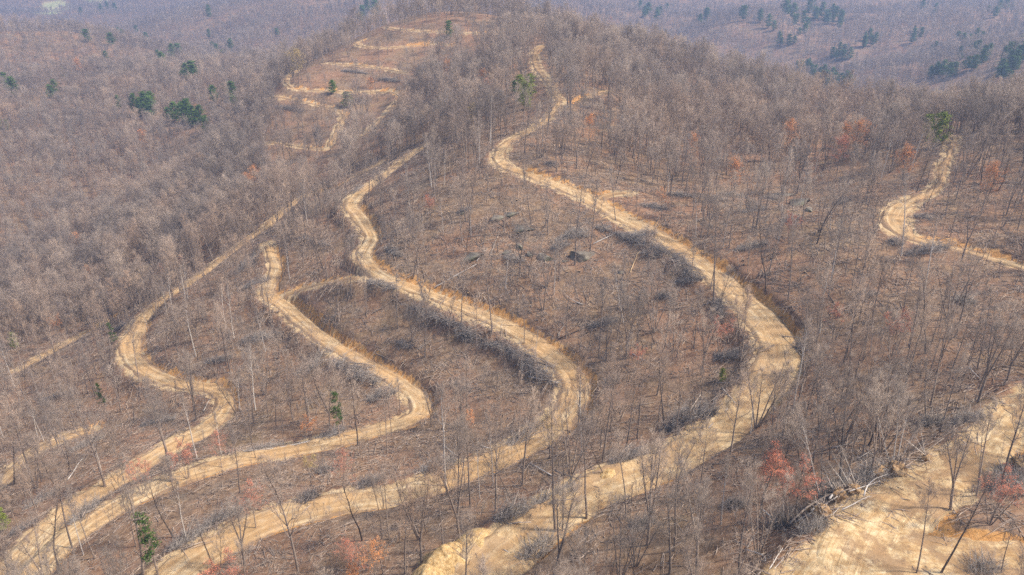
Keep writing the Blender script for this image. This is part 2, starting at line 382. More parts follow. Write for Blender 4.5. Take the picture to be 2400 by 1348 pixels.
def wood_mat(name, dark, light, scale=2.0, var=.35, stands=False):
    """bark or twigs: noise between two colours, with a shift of its own for every tree"""
    m, nt, b = new_mat(name, .92)
    co = nd(nt, 'ShaderNodeTexCoord').outputs['Object']
    c = ramp(nt, noise(nt, co, scale, 5, .65), [(.3, dark), (.7, light)])
    oi = nd(nt, 'ShaderNodeObjectInfo'); rnd = oi.outputs['Random']
    if stands:
        p = noise(nt, oi.outputs['Location'], .011, 3, .6); q = noise(nt, oi.outputs['Location'], .035, 3, .6)
        c = mix(nt, 1.0, c, ramp(nt, p, [(.32, (.62, .58, .58)), (.5, (1, .97, .95)), (.68, (1.0, .92, .86))]), 'MULTIPLY')
        c = mix(nt, 1.0, c, ramp(nt, q, [(.35, (.74, .76, .78)), (.5, (1, 1, 1)), (.66, (1.0, .90, .82))]), 'MULTIPLY')
    w = mix(nt, ramp(nt, rnd, [(0, 0.0), (1, 1.0)]), tuple(min(1, x*k) for x, k in zip((1-var, 1-var, 1-var*.9), (1, .98, 1))), (1+var*.6, 1+var*.42, 1+var*.35))
    c = mix(nt, 1.0, c, w, 'MULTIPLY')
    nt.links.new(c, b.inputs['Base Color'])
    return m
def leaf_mat(name, a, c_, scale=1.2):
    m, nt, b = new_mat(name, .8)
    co = nd(nt, 'ShaderNodeTexCoord').outputs['Object']
    c = ramp(nt, noise(nt, co, scale, 4, .6), [(.32, a), (.68, c_)])
    nt.links.new(c, b.inputs['Base Color'])
    return m

M = dict(
    ground=ground_mat(), road=road_mat(),
    bark=wood_mat('grey_brown_bark', (.14, .112, .090), (.38, .318, .262), 3),
    dark=wood_mat('dark_bark', (.065, .052, .043), (.18, .146, .120), 3),
    pale=wood_mat('pale_bark', (.42, .38, .33), (.70, .66, .59), 3, .15),
    twig=wood_mat('bare_twigs', (.250, .213, .178), (.43, .372, .312), 1.2, .28, True),
    brush=wood_mat('cut_branches', (.20, .18, .16), (.46, .42, .375), 1.0, .25),
    log=wood_mat('weathered_log', (.22, .175, .135), (.46, .40, .335), 2.5, .3),
    cut=wood_mat('fresh_cut_wood', (.52, .36, .19), (.66, .50, .30), 4, .2),
    stick=wood_mat('dead_sticks', (.20, .15, .115), (.52, .43, .34), 1.5, .3),
    pine=leaf_mat('pine_needles', (.022, .050, .014), (.095, .150, .030)),
    conifer=leaf_mat('dark_evergreen_needles', (.055, .115, .024), (.15, .225, .050), .6),
    cedar=leaf_mat('yellow_green_leaves', (.13, .165, .025), (.27, .31, .06)),
    red=leaf_mat('red_buds', (.52, .165, .095), (.72, .28, .165)),
    orange=leaf_mat('orange_buds', (.62, .22, .07), (.78, .36, .13)),
    yellow=leaf_mat('yellow_buds', (.42, .30, .10), (.58, .44, .17)),
)
def rock_mat():
    m, nt, b = new_mat('lichen_sandstone', .95)
    co = nd(nt, 'ShaderNodeTexCoord').outputs['Object']
    n = noise(nt, co, 1.3, 7, .7)
    c = ramp(nt, n, [(.3, (.055, .048, .038)), (.5, (.18, .155, .125)), (.7, (.38, .34, .29))])
    c = mix(nt, ramp(nt, noise(nt, co, .8, 4), [(.52, 0.0), (.66, .8)]), c, (.085, .085, .035))
    nt.links.new(c, b.inputs['Base Color']); bump(nt, b, n, .8, .2)
    return m
def soil_mat():
    m, nt, b = new_mat('root_plate_soil', .95)
    co = nd(nt, 'ShaderNodeTexCoord').outputs['Object']
    n = noise(nt, co, 2.0, 7, .7)
    c = ramp(nt, n, [(.3, (.10, .055, .03)), (.5, (.30, .19, .10)), (.7, (.52, .38, .22))])
    nt.links.new(c, b.inputs['Base Color']); bump(nt, b, n, .9, .2)
    return m
M['rock'] = rock_mat(); M['soil'] = soil_mat()

# ------------------------------------------------------------------ build ground and roads
gU, gV, gW = project(gX, gY, gZ)
field = np.zeros_like(gX)
okf = (gW > 1200) & (gW < 4000)
field = np.maximum(field, okf*(1-sstep(.75, 1.1, np.hypot((gU-130)/36, (gV-14)/14)+.3*fbm(gX, gY, 60))))
field = np.maximum(field, okf*(1-sstep(.75, 1.1, np.hypot((gU-225)/30, (gV+2)/12)+.3*fbm(gX, gY, 60))))
field = np.maximum(field, okf*(1-sstep(.75, 1.1, np.hypot((gU-110)/38, (gV-30)/4)+.3*fbm(gX, gY, 60))))
hill = link('hillside', grid_mesh('hillside', gX, gY, gZ, M['ground'], dict(soil=soil, bank=bank, field=field)))
tag(hill, 'leaf covered hillside around a hollow, with far ridges behind', kind='structure')
ROAD_LABELS = {
    'wide outer road': 'widest pale dirt road, sweeping round the outside of the hollow', 'middle looping road': 'dirt road looping through the middle of the cut wood',
    'inner looping road': 'narrow dirt road looping inside the middle one', 'winding lower road': 'winding dirt road lowest down the slope, with an S bend',
    'overgrown track': 'faint overgrown track straight down through the dense valley wood', 'lowest track': 'faint dirt track under the trees below the S bend',
    'short spur': 'short dirt spur among trees above the S bend', 'linking track': 'faint track linking the inner and middle roads', 'side track': 'short side track leaving the wide road by a fork',
    'ridge spur': 'short spur climbing off the ridge road', 'hairpin road': 'sandy road with a hairpin among tall trees', 'landing road': 'rough sandy road running down to the cleared landing',
    'landing apron': 'bare sandy landing with wheel marks', 'hilltop track': 'topmost orange track along the far hilltop', 'upper switchback': 'second track down the far hilltop, with a sharp end',
    'third switchback': 'orange track with a dark bank, third down the far hill', 'connecting track': 'short steep track joining two far tracks', 'fourth switchback': 'far track bending sharply back downhill',
    'fifth switchback': 'far pale track ending in a steep bend', 'lowest switchback': 'short pale track at the foot of the far hill'}
for ri, (name, S) in enumerate(ROAD_SAMPLES.items()):
    K = 19
    off = np.linspace(-1.38, 1.38, K)
    n = len(S)
    wob = 1+.20*fbm(S[:, 5], np.full(n, 3.0*ri), 7, 3, ri*2.1)
    W_ = (S[:, 3]*wob)[:, None]
    O = np.sign(off)[None]*np.where(np.abs(off)[None] <= 1, np.abs(off)[None]*W_, W_+(np.abs(off)[None]-1)/.38*1.3)
    nx, ny = -S[:, 7], S[:, 6]
    X = S[:, 0][:, None]+nx[:, None]*O; Y = S[:, 1][:, None]+ny[:, None]*O
    a = np.abs(off)[None]+0*O
    mean = .35*fbm(S[:, 5], np.full(n, 9.0+ri), 14, 2, ri)[:, None]
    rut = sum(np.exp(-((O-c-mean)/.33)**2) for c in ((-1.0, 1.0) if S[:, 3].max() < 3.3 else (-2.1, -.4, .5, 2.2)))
    Z = S[:, 2][:, None]+.03+.010*(ri % 5)-.10*rut+.10*fbm(X, Y, 1.6, 3, 2.2)+.10*fbm(X, Y, 6, 2, 7.7)
    endf = np.minimum(sstep(0, 2.5, S[:, 5]), sstep(0, 2.5, S[-1, 5]-S[:, 5]))[:, None]
    drop = sstep(-.7, 1.2, np.abs(O)-W_+1.3*fbm(X, Y, 3.0, 3, 4.4))
    t = S[:, 5]/S[-1, 5]
    churn = np.full(n, 1.0 if 'landing' in name else 0.0)
    if name == 'wide outer road': churn = .6*(1-sstep(.12, .42, t))
    rise_l = height(X[:, 0]+nx*3, Y[:, 0]+ny*3*-1)*0+height(S[:, 0]+nx*(S[:, 3]+4), S[:, 1]+ny*(S[:, 3]+4))-height(S[:, 0]-nx*(S[:, 3]+4), S[:, 1]-ny*(S[:, 3]+4))
    low = np.where(rise_l > 0, -1.0, 1.0)[:, None]           # the downhill side
    bm_ = np.exp(-((O*low-W_+.7)/.8)**2)*(.55+.6*fbm(X, Y, 3.2, 3, 6.6))
    Z = Z+np.clip(bm_, 0, 2)*(.22+.75*churn[:, None] if 'landing' not in name else 0)+.30*churn[:, None]*fbm(X, Y, 2.4, 4, 3.9)
    Z = Z*(1-drop)+(height(X, Y)-.28)*drop-.6*(1-endf)
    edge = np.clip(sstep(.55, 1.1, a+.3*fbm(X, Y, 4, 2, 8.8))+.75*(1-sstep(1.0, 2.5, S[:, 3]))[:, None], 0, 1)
    rc = np.stack([S[:, 5][:, None]+0*O+100*ri, O, a], -1)
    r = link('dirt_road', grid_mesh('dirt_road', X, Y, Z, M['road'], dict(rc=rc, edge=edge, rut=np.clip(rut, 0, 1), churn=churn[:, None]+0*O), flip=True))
    tag(r, ROAD_LABELS[name], kind='structure')

# ------------------------------------------------------------------ camera, light, air
cam = bpy.data.objects.new('Camera', bpy.data.cameras.new('Camera')); ROOT.objects.link(cam)
cam.location = (0, 0, CZ); cam.rotation_euler = (math.pi/2-PITCH, 0, 0)
cam.data.sensor_width = 36; cam.data.lens = 28; cam.data.clip_end = 20000; cam.data.clip_start = 1
scene.camera = cam
SUN_EL, SUN_AZ = math.radians(48), math.radians(98)
sdir = Vector((math.cos(SUN_EL)*math.sin(SUN_AZ), math.cos(SUN_EL)*math.cos(SUN_AZ), math.sin(SUN_EL)))
sun = bpy.data.objects.new('Sun', bpy.data.lights.new('Sun', 'SUN')); ROOT.objects.link(sun)
sun.data.energy = 3.2; sun.data.angle = math.radians(4); sun.data.color = (1, .92, .80)
sun.rotation_euler = sdir.to_track_quat('Z', 'Y').to_euler(); sun.location = (0, 0, 400)
world = bpy.data.worlds.new('World'); scene.world = world; world.use_nodes = True
wn = world.node_tree; bg = wn.nodes['Background']
sky = wn.nodes.new('ShaderNodeTexSky'); sky.sky_type = 'NISHITA'; sky.sun_disc = False
sky.sun_elevation = SUN_EL; sky.sun_rotation = SUN_AZ; sky.air_density = 1.0; sky.dust_density = 4.0; sky.altitude = 300; sky.ozone_density = .25
wn.links.new(sky.outputs[0], bg.inputs[0]); bg.inputs[1].default_value = .14
def haze_box():
    me = bpy.data.meshes.new('haze')
    x, y0, y1, z0, z1 = 5000, -200, 5600, float(gZ.min())-1.5, max(CZ+4, float(gZ.max())+26)
    v = [(sx*x, y, z) for z in (z0, z1) for sx, y in ((-1, y0), (1, y0), (1, y1), (-1, y1))]
    me.from_pydata(v, [], [(3, 2, 1, 0), (4, 5, 6, 7), (0, 1, 5, 4), (1, 2, 6, 5), (2, 3, 7, 6), (3, 0, 4, 7)])
    m = bpy.data.materials.new('pale_air'); m.use_nodes = True; nt = m.node_tree; nt.nodes.clear()
    o = nt.nodes.new('ShaderNodeOutputMaterial'); p = nt.nodes.new('ShaderNodeVolumePrincipled')
    p.inputs['Color'].default_value = (.40, .55, .88, 1); p.inputs['Density'].default_value = HAZE; p.inputs['Anisotropy'].default_value = .2
    nt.links.new(p.outputs[0], o.inputs['Volume']); me.materials.append(m)
    tag(link('haze', me), 'thin pale air over the hills', kind='stuff')
HAZE = .00033
if 'nohaze' not in DEBUG: haze_box()
scene.view_settings.view_transform = 'Standard'; scene.view_settings.look = 'None'
scene.view_settings.exposure = .78; scene.view_settings.gamma = 1
scene.render.engine = 'CYCLES'
scene.cycles.max_bounces = 4; scene.cycles.diffuse_bounces = 2; scene.cycles.volume_bounces = 0; scene.cycles.transparent_max_bounces = 4
scene.cycles.use_adaptive_sampling = False; scene.cycles.pixel_filter_type = 'BLACKMAN_HARRIS'; scene.cycles.filter_width = 1.55; scene.cycles.sample_clamp_direct = 6; scene.cycles.sample_clamp_indirect = 2
scene.cycles.use_denoising = 'dn' in DEBUG

# ------------------------------------------------------------------ trees: one mesh pair per variant
Z3 = Vector((0, 0, 1))
def rdir(R, el0, el1, az=None):
    az = R.uniform(0, 2*math.pi) if az is None else az
    el = math.radians(R.uniform(el0, el1))
    return Vector((math.cos(el)*math.cos(az), math.cos(el)*math.sin(az), math.sin(el)))
def bare_tree(seed, style, H, bark=0):
    """leafless hardwood; returns trunk, crown and bud shapes"""
    R = random.Random(seed); T = MB(); C = MB(); B = MB()
    r0 = H*R.uniform(.0085, .0105)
    lean = Vector((0, 0, 0)); wig = .012; c0 = R.uniform(.42, .55); nl = 15; spread = .24
    if style == 'lean': lean = Vector((.30, .05, 0)); c0 = .5
    if style == 'crooked': wig = .05; c0 = .4
    if style == 'broad': c0 = .30; nl = 17; spread = .40; r0 *= 1.25
    if style == 'slim': c0 = .60; nl = 12; spread = .17; r0 *= .82
    if style == 'round': c0 = .36; nl = 20; spread = .37; r0 *= 1.1
    if style == 'snag': c0 = .55; nl = 3; spread = .10
    stems = []
    def stem(base, d, L, r, n=9, bend=0.0):
        pts = [base.copy()]; rads = [r*1.25]
        p = base.copy(); dd = d.normalized()
        for i in range(1, n+1):
            dd = (dd+Vector((R.gauss(0, wig), R.gauss(0, wig), 0))*2+Z3*bend).normalized()
            p = p+dd*(L/n); pts.append(p.copy()); rads.append(max(.012, r*(1-(i/n))**.75*1.0+.012))
        if style == 'snag': pts = pts[:7]; rads = rads[:7]
        T.tube(pts, rads, 6, bark); stems.append((pts, rads, L)); return pts
    if style == 'fork':
        h = H*R.uniform(.18, .34); p = Vector((0, 0, 0)); f = p+Vector((R.gauss(0, .2), R.gauss(0, .2), h))
        T.tube([p, p.lerp(f, .5)+Vector((.05, 0, 0)), f], [r0*1.4, r0*1.2, r0*1.1], 6, bark)
        a = R.uniform(0, 6.28)
        for k in range(R.choice((2, 2, 3))):
            stem(f-Z3*.15, Vector((math.cos(a)*.24, math.sin(a)*.24, 1)), (H-h)*R.uniform(.85, 1), r0*.8, 8, .03); a += 2.4
        c0 = .30; nl = 9
    elif style == 'clump':
        a = R.uniform(0, 6.28)
        for k in range(4):
            stem(Vector((math.cos(a)*.25, math.sin(a)*.25, 0)), Vector((math.cos(a)*R.uniform(.1, .35), math.sin(a)*R.uniform(.1, .35), 1)), H*R.uniform(.75, 1), r0*.75, 8, .02); a += 1.6
        c0 = .45; nl = 7
    else:
        stem(Vector((0, 0, -.3)), Z3+lean, H, r0, 10, .035 if style == 'lean' else 0)
    def branch(p, d, L, r, depth):
        n = 4 if depth == 0 else 2
        pts = [p.copy()]; dd = d.normalized()
        for i in range(n):
            dd = (dd+Z3*(.16 if depth == 0 else .10)+Vector((R.gauss(0, .17), R.gauss(0, .17), R.gauss(0, .12)))).normalized()
            pts.append(pts[-1]+dd*(L/n))
        C.tube(pts, [max(.009, r*(1-i/n*.82)) for i in range(n+1)], 4 if depth == 0 else 3, bark if depth == 0 else 2)
        m = (6 if style not in ('snag', 'round') else 1 if style == 'snag' else 9) if depth == 0 else (6 if style != 'round' else 7)
        for k in range(m):
            t = R.uniform(.25, 1) if k else 1.0
            q = t*n; i = min(n-1, int(q)); pp = pts[i].lerp(pts[i+1], q-i)
            e = (dd*R.uniform(.5, 1.1)+rdir(R, -15, 70)*.8).normalized()
            if depth == 0: branch(pp, e, L*R.uniform(.30, .55), r*.42, 1)
            else:
                l = R.uniform(.55, 1.15); tip = pp+e*l+Z3*.15*l
                C.cone(pp, tip, .0125 if style != 'round' else .0115, 2)
                for _ in range(2):
                    s = pp.lerp(tip, R.uniform(.25, .75)); t2 = s+(e+rdir(R, -20, 75)*.9).normalized()*l*R.uniform(.4, .7)
                    C.cone(s, t2, .0095, 2)
                    B.leaf(t2, R.uniform(.13, .23), R, 0); B.leaf(s, R.uniform(.10, .17), R, 0)
                B.leaf(tip, R.uniform(.14, .24), R, 0)
    for pts, rads, L in stems:
        az = R.uniform(0, 6.28)
        for k in range(nl):
            t = c0+(1-c0)*((k+R.random()*.8)/nl)
            q = t*(len(pts)-1); i = min(len(pts)-2, int(q))
            if style == 'snag' and t > .9: continue
            p = pts[i].lerp(pts[i+1], q-i); rr = rads[i]+(rads[i+1]-rads[i])*(q-i)
            tt = (t-c0)/(1-c0); az += 2.4+R.gauss(0, .4)
            Lb = L*spread*((1.05-.72*tt) if style != 'round' else (.62+.38*math.sin(min(1, tt*1.25)*math.pi))*(1-.35*tt*tt))*R.uniform(.75, 1.15)
            branch(p, rdir(R, 22+28*tt, 48+25*tt, az), Lb, max(.02, rr*.5), 0)
        # thin stubs down the clear stem
        for k in range(5):
            q = R.uniform(.12, c0)*(len(pts)-1); i = min(len(pts)-2, int(q)); p = pts[i].lerp(pts[i+1], q-i)
            C.cone(p, p+rdir(R, 0, 45)*R.uniform(.4, 1.6), .018, 2)
    return T, C, B
def conifer(seed, H, dense, c0, wide):
    R = random.Random(seed); T = MB(); C = MB()
    pts = [Vector((R.gauss(0, .08), R.gauss(0, .08), H*i/7)) for i in range(8)]; pts[0] = Vector((0, 0, -.3))
    T.tube(pts, [max(.02, H*.011*(1-i/7.5)) for i in range(8)], 6, 0)
    nw = int(H*(1-c0)*(1.5 if dense else 1.05))
    for k in range(nw):
        t = c0+(1-c0)*(k+.5)/nw; p = Vector((0, 0, H*t))
        tt = (t-c0)/(1-c0)
        prof = (min(1, tt*2.2+.45)*(1-tt)**.5+.10)*(.8+.4*math.sin(tt*11+seed*1.7)**2) if dense else (.45+.55*abs(math.sin(tt*7+seed)))*(1-tt*.6)
        for j in range(6 if dense else 4):
            L = wide*prof*R.uniform(.55, 1.15)
            if not dense and R.random() < .18: continue
            d = rdir(R, -8, 22)+Z3*.25*tt; q = p+d*L
            T.cone(p, q, .035, 0)
            nt = 6 if dense else 5
            for s in range(nt):
                c = p.lerp(q, R.uniform(.35, 1.03))+Vector((R.gauss(0, .22), R.gauss(0, .22), R.gauss(0, .15)))
                for _ in range(5 if dense else 7):
                    C.leaf(c+Vector((R.gauss(0, .24), R.gauss(0, .24), R.gauss(0, .16))), R.uniform(.35, .8) if wide > 3 else R.uniform(.25, .55), R, 0, .45)
    return T, C
VAR = {}   # style -> list of (trunk mesh, crown mesh, buds MB, all-in-one mesh, height)
SPEC = [('slim', 4, 'bark'), ('straight', 4, 'bark'), ('fork', 3, 'bark'), ('lean', 2, 'dark'), ('broad', 3, 'bark'), ('round', 5, 'bark'), ('crooked', 3, 'dark'), ('clump', 2, 'bark'), ('pale', 3, 'pale'), ('snag', 2, 'dark')]
FOREST = bpy.data.collections.new('forest_kinds')         # sources for the uncountable forest, not linked to the scene
_sd = 100; forest_index = []
for style, n, bk in SPEC:
    VAR[style] = []
    for k in range(n):
        _sd += 1; H = 17.0
        T, C, B = bare_tree(_sd, 'slim' if style == 'pale' else style, H, 0)
        mats = [M[bk], M[bk], M['twig']]
        tm = T.mesh('trunk', mats); cm = C.mesh('crown', mats)
        T.add(C); am = T.mesh('tree', mats)
        VAR[style].append((tm, cm, B, H))
        o = bpy.data.objects.new('kind_%03d' % len(forest_index), am); FOREST.objects.link(o); forest_index.append(style)
BUDS = {}
def bud_mesh(style, k, colour):
    key = (style, k, colour)
    if key not in BUDS: BUDS[key] = VAR[style][k][2].mesh('buds', [M[colour]])
    return BUDS[key]
CON = {'pine': [], 'conifer': [], 'cedar': []}
for kind, n, args in (('pine', 2, (False, .34, 2.5)), ('conifer', 4, (True, .12, 3.6)), ('cedar', 2, (True, .10, 2.6))):
    for k in range(n):
        _sd += 1; H = 15.0 if kind != 'cedar' else 9.0
        T, C = conifer(_sd, H, *args)
        CON[kind].append((T.mesh('trunk', [M['bark']]), C.mesh('crown', [M[kind]]), H))

# ------------------------------------------------------------------ where things are, in words
ORD = 'first second third fourth fifth sixth seventh eighth ninth tenth eleventh twelfth thirteenth fourteenth fifteenth sixteenth seventeenth eighteenth nineteenth twentieth'.split()
ROAD_WORD = {'wide outer road': 'the wide outer road', 'middle looping road': 'the middle road', 'inner looping road': 'the inner road', 'winding lower road': 'the S-bend road',
             'overgrown track': 'the overgrown track', 'lowest track': 'the lowest track', 'short spur': 'the short spur', 'linking track': 'the linking track', 'side track': 'the side track',
             'ridge spur': 'the ridge spur', 'hairpin road': 'the hairpin road', 'landing road': 'the sandy landing', 'landing apron': 'the sandy landing'}
STRETCH = {'wide outer road': ((.20, 'near end'), (.42, 'lower stretch'), (.58, 'outer bend'), (.80, 'upper stretch'), (1.1, 'far end')),
           'middle looping road': ((.28, 'near end'), (.50, 'lower stretch'), (.62, 'tight bend'), (.85, 'upper stretch'), (1.1, 'far end')),
           'inner looping road': ((.40, 'near end'), (.60, 'lower stretch'), (.72, 'bend'), (1.1, 'upper stretch')),
           'winding lower road': ((.30, 'near end'), (.48, 'lower bend'), (.62, 'S bend'), (1.1, 'long straight')),
           'hairpin road': ((.4, 'far leg'), (.6, 'bend'), (1.1, 'near leg')), 'landing road': ((.5, 'upper ramp'), (1.1, 'open floor'))}
def where(p):
    """words for a place on the ground, by the road beside it"""
    d2 = (RS[:, 0]-p.x)**2+(RS[:, 1]-p.y)**2
    i = int(np.argmin(d2)); d = math.sqrt(d2[i]); r = RS[i]; name = ROAD_NAMES[int(r[4])]
    if name not in ROAD_WORD: return 'among the far switchbacks' if d < 40 else 'in the far woods'
    w = ROAD_WORD[name]
    if name in STRETCH:
        t = r[5]/ROAD_SAMPLES[name][-1, 5]
        for lim, s in STRETCH[name]:
            if t < lim: w = w+"'s "+s; break
    if d < r[3]+2.2: return 'on the verge of '+w
    up = float(height(p.x, p.y)) > r[2]+.3
    if d < r[3]+9: return ('just above ' if up else 'just below ')+w
    if d < 45: return ('well above ' if up else 'well below ')+w
    return 'in the woods far from '+w
LABELS = []
def label(o, one, place, cat, group=None, key=None):
    """hold a label back until all like it are known, so that each can be told from its like"""
    LABELS.append((o, one, place)); tag(o, 'x', cat, group)
def finish_labels():
    cells = {}
    bpy.context.view_layer.update()
    for o, one, place in LABELS:
        u = project(o.location.x, o.location.y, o.location.z)[0]
        cells.setdefault((one, place), []).append((float(u), o, o.location.y))
    out = []
    def split(one, place, L, depth=0):
        if len(L) <= 9 or depth > 1: out.append((one, place, L)); return
        L.sort(key=lambda t: t[2]); h = len(L)//2             # nearer half, farther half
        a, b = ('nearer', 'farther') if depth == 0 else ('lower', 'upper')
        split(a+' '+one, place, L[:h], depth+1); split(b+' '+one, place, L[h:], depth+1)
    for (one, place), L in cells.items(): split(one, place, L)
    for one, place, L in out:
        L.sort(key=lambda t: t[0])
        if len(L) > 9: print('CELL', len(L), one, place)
        for k, (u, o, y) in enumerate(L):
            if len(L) == 1: o['label'] = '%s %s' % (one, place)
            elif len(L) == 2: o['label'] = '%s of two: %s %s' % (('left', 'right')[k], one, place)
            else:
                pos = 'leftmost' if k == 0 else 'rightmost' if k == len(L)-1 else ORD[min(k, 19)]+' from left'
                o['label'] = '%s: %s %s' % (pos, one, place)

STYLE_WORDS = {'slim': 'slim bare tree', 'straight': 'straight bare tree', 'fork': 'forked bare tree', 'lean': 'leaning dark tree', 'broad': 'broad bare tree', 'round': 'round-crowned bare tree', 'crooked': 'crooked dark tree',
               'clump': 'many-stemmed bare tree', 'pale': 'pale-barked tree', 'snag': 'broken dead tree'}
def make_tree(style, k, loc, rot, sc, buds=None, place=None):
    tm, cm, B, H = VAR[style][k]
    root = empty('budding_tree' if buds else ('dead_tree' if style == 'snag' else 'bare_tree'), loc, rot, sc)
    link('trunk', tm, root); link('crown', cm, root)
    place = place or where(Vector(loc))
    if buds:
        link('buds', bud_mesh(style, k, buds), root)
        label(root, {'red': 'red budding tree', 'orange': 'orange budding tree', 'yellow': 'yellow budding tree'}[buds], place, 'tree', 'trees in early bud')
    else: label(root, STYLE_WORDS[style], place, 'tree', 'leafless trees along the dirt roads')
    return root
RT = random.Random(42)
def lean_euler(d, yaw):
    q = Vector((0, 0, 1)).rotation_difference(d.normalized())
    return (q.to_matrix() @ Matrix.Rotation(yaw, 3, 'Z')).to_euler()
def tree_from_pixels(style, u0, v0, u1, v1, grow=1.12):
    g = ground(u0, v0)
    d = ray(u1, v1); t = g.y/d[1]
    top = Vector((d[0]*t, g.y, CZ+d[2]*t)); a = top-g
    H = min(24.0, max(4.0, a.length*grow))
    k = RT.randrange(len(VAR[style])); 
    rot = lean_euler(a if style != 'lean' else a+Vector((.25*a.z if a.x < 0 else -.25*a.z, 0, 0)), RT.uniform(0, 6.28) if style != 'lean' else (math.pi if a.x < 0 else 0))
    return make_tree(style, k, g-Z3*.15, rot, H/17.0)
HAND = [  # style, foot u v, top u v
('straight',77,1128,25,960),('straight',168,1105,105,960),('broad',247,1143,195,955),('fork',403,1131,362,925),('crooked',138,1345,92,1180),('straight',170,1286,115,1110),('straight',335,1345,303,1110),('slim',437,1258,400,1080),
('snag',498,1325,460,1200),('straight',563,1155,545,1030),('snag',600,1075,585,1010),('broad',700,1345,660,1130),('fork',573,1322,560,1180),('fork',455,965,430,840),
('lean',982,1265,920,1110),('crooked',850,1268,835,1120),('slim',895,1266,888,1130),('slim',913,1265,897,1130),('fork',1078,1268,1047,1060),('straight',1102,1188,1095,1010),('lean',1207,1185,1153,1065),('straight',1225,1138,1238,950),
('slim',1302,1248,1287,980),('slim',1318,1245,1318,1095),('straight',1375,1216,1363,1000),('lean',1417,1115,1375,1010),('fork',1517,1278,1522,1050),('slim',1467,1215,1463,1040),('straight',907,1065,900,930),('pale',1045,1140,1033,940),('broad',1570,1345,1580,1165),('straight',950,1345,950,1180),('straight',1557,998,1557,840),
('crooked',1902,1165,1880,960),('pale',1927,1178,1877,1005),('broad',1968,1125,1985,970),('straight',2020,1078,2045,940),('pale',2092,1095,2115,925),('pale',2097,1098,2128,955),('pale',2087,1088,2050,965),('pale',2101,1090,2148,1010),
('pale',1990,1150,1945,1085),('pale',2010,1140,1975,1060),('pale',2000,1145,1955,1075),('pale',2175,1075,2140,1005),('pale',2170,1070,2155,995),('pale',2182,1076,2118,1020),('pale',1960,1165,1930,1085),('pale',2080,1095,2035,1050),
('fork',2228,1195,2255,1000),('slim',2293,1130,2305,1000),('straight',2345,1148,2400,940),('lean',2203,1345,2310,1150),('slim',2148,1345,2180,1160),('slim',2347,1345,2365,1230),('crooked',1863,1235,1863,1090),('clump',1777,1298,1790,1110),('straight',1732,1345,1750,1150),('straight',2172,980,2167,830),('fork',1633,1345,1640,1120),
('straight',1672,707,1677,480),('straight',1847,702,1863,550),('crooked',1795,680,1812,510),('crooked',1970,743,1960,630),('pale',2112,600,2125,430),('pale',2163,703,2190,520),('straight',2028,627,2030,510),('clump',2223,747,2243,580),('pale',1922,780,1937,630),('straight',1978,500,1977,420),('straight',1883,885,1883,710),('crooked',1733,870,1743,730),('slim',2290,867,2317,700),
('slim',1153,780,1137,610),('slim',1228,807,1228,710),('straight',1082,767,1080,630),('snag',1242,727,1212,680),('clump',1272,727,1267,630),('slim',933,770,928,645),('pale',1462,757,1443,640),('straight',1083,567,1063,440),('straight',1245,527,1233,420),('slim',1443,517,1433,410),('snag',1187,797,1178,748),
('straight',327,897,303,780),('lean',497,843,463,780),('crooked',107,753,133,670),('straight',70,777,57,695),('straight',147,897,120,790),('lean',443,760,400,715),('fork',503,693,460,610),('slim',823,690,815,570),('slim',856,703,850,600),('straight',860,735,855,640),
]
hand_xy = []; stand_xy = []      # stand_xy: trees of colour that the wood leaves in view
for h in HAND:
    t = tree_from_pixels(*h); hand_xy.append((t.location.x, t.location.y))
BUDLIST = [(1780,1085,'red',1.15),(1850,1110,'red',1.0),(2320,1128,'red',.75),(440,1060,'red',.8),(335,1095,'red',.8),(520,1042,'red',.7),(808,1090,'red',.75),(730,1085,'yellow',.65),(727,990,'orange',.6),(1105,985,'orange',.65),(835,1300,'red',.8),(885,1300,'orange',.85),(835,1345,'orange',.6),(540,1325,'red',1.0),
(600,1165,'red',.8),(2090,760,'red',.85),(1850,525,'red',.7),(1490,825,'red',.6),(1010,480,'red',.7),(190,566,'orange',1.0),(212,642,'orange',.8),(428,612,'red',.6),(383,641,'red',.7),(1288,1005,'yellow',.8),(1685,765,'red',.8),(600,415,'orange',.8),(340,325,'orange',.9),(190,158,'orange',1.1),(700,156,'yellow',1.3),
(2040,235,'orange',1.0),(2110,240,'orange',1.0),(2380,210,'orange',1.1),(2330,205,'orange',1.0),(1840,325,'orange',.9),(1975,328,'orange',.8),(2005,325,'orange',.9),(1720,415,'orange',.8),(2110,390,'orange',.8),(2300,430,'orange',.8),(2380,240,'red',.9),(1960,360,'red',.8),(1430,50,'orange',.9),(1310,52,'orange',.9),(1560,120,'orange',.8),(870,205,'orange',.8),
(1050,168,'orange',.8),(940,252,'yellow',.7),(1130,190,'orange',.7),(1105,275,'yellow',.7),(1140,212,'red',.7),(1950,745,'red',.7),(1380,310,'orange',.8),(480,575,'orange',.7),(140,755,'orange',.8),(1550,470,'orange',.7),(1780,200,'orange',.8),(590,435,'orange',.8),(1620,345,'orange',.7)]
def under(u, v, up):
    """foot of a thing whose middle, up metres above the ground, is seen at u, v"""
    vv = v
    for _ in range(4):
        g = ground(u, min(1500, vv))
        if g is None: return None
        w = float(project(g.x, g.y, g.z)[2]); vv = v+up*F_PX/w*cp
    return g
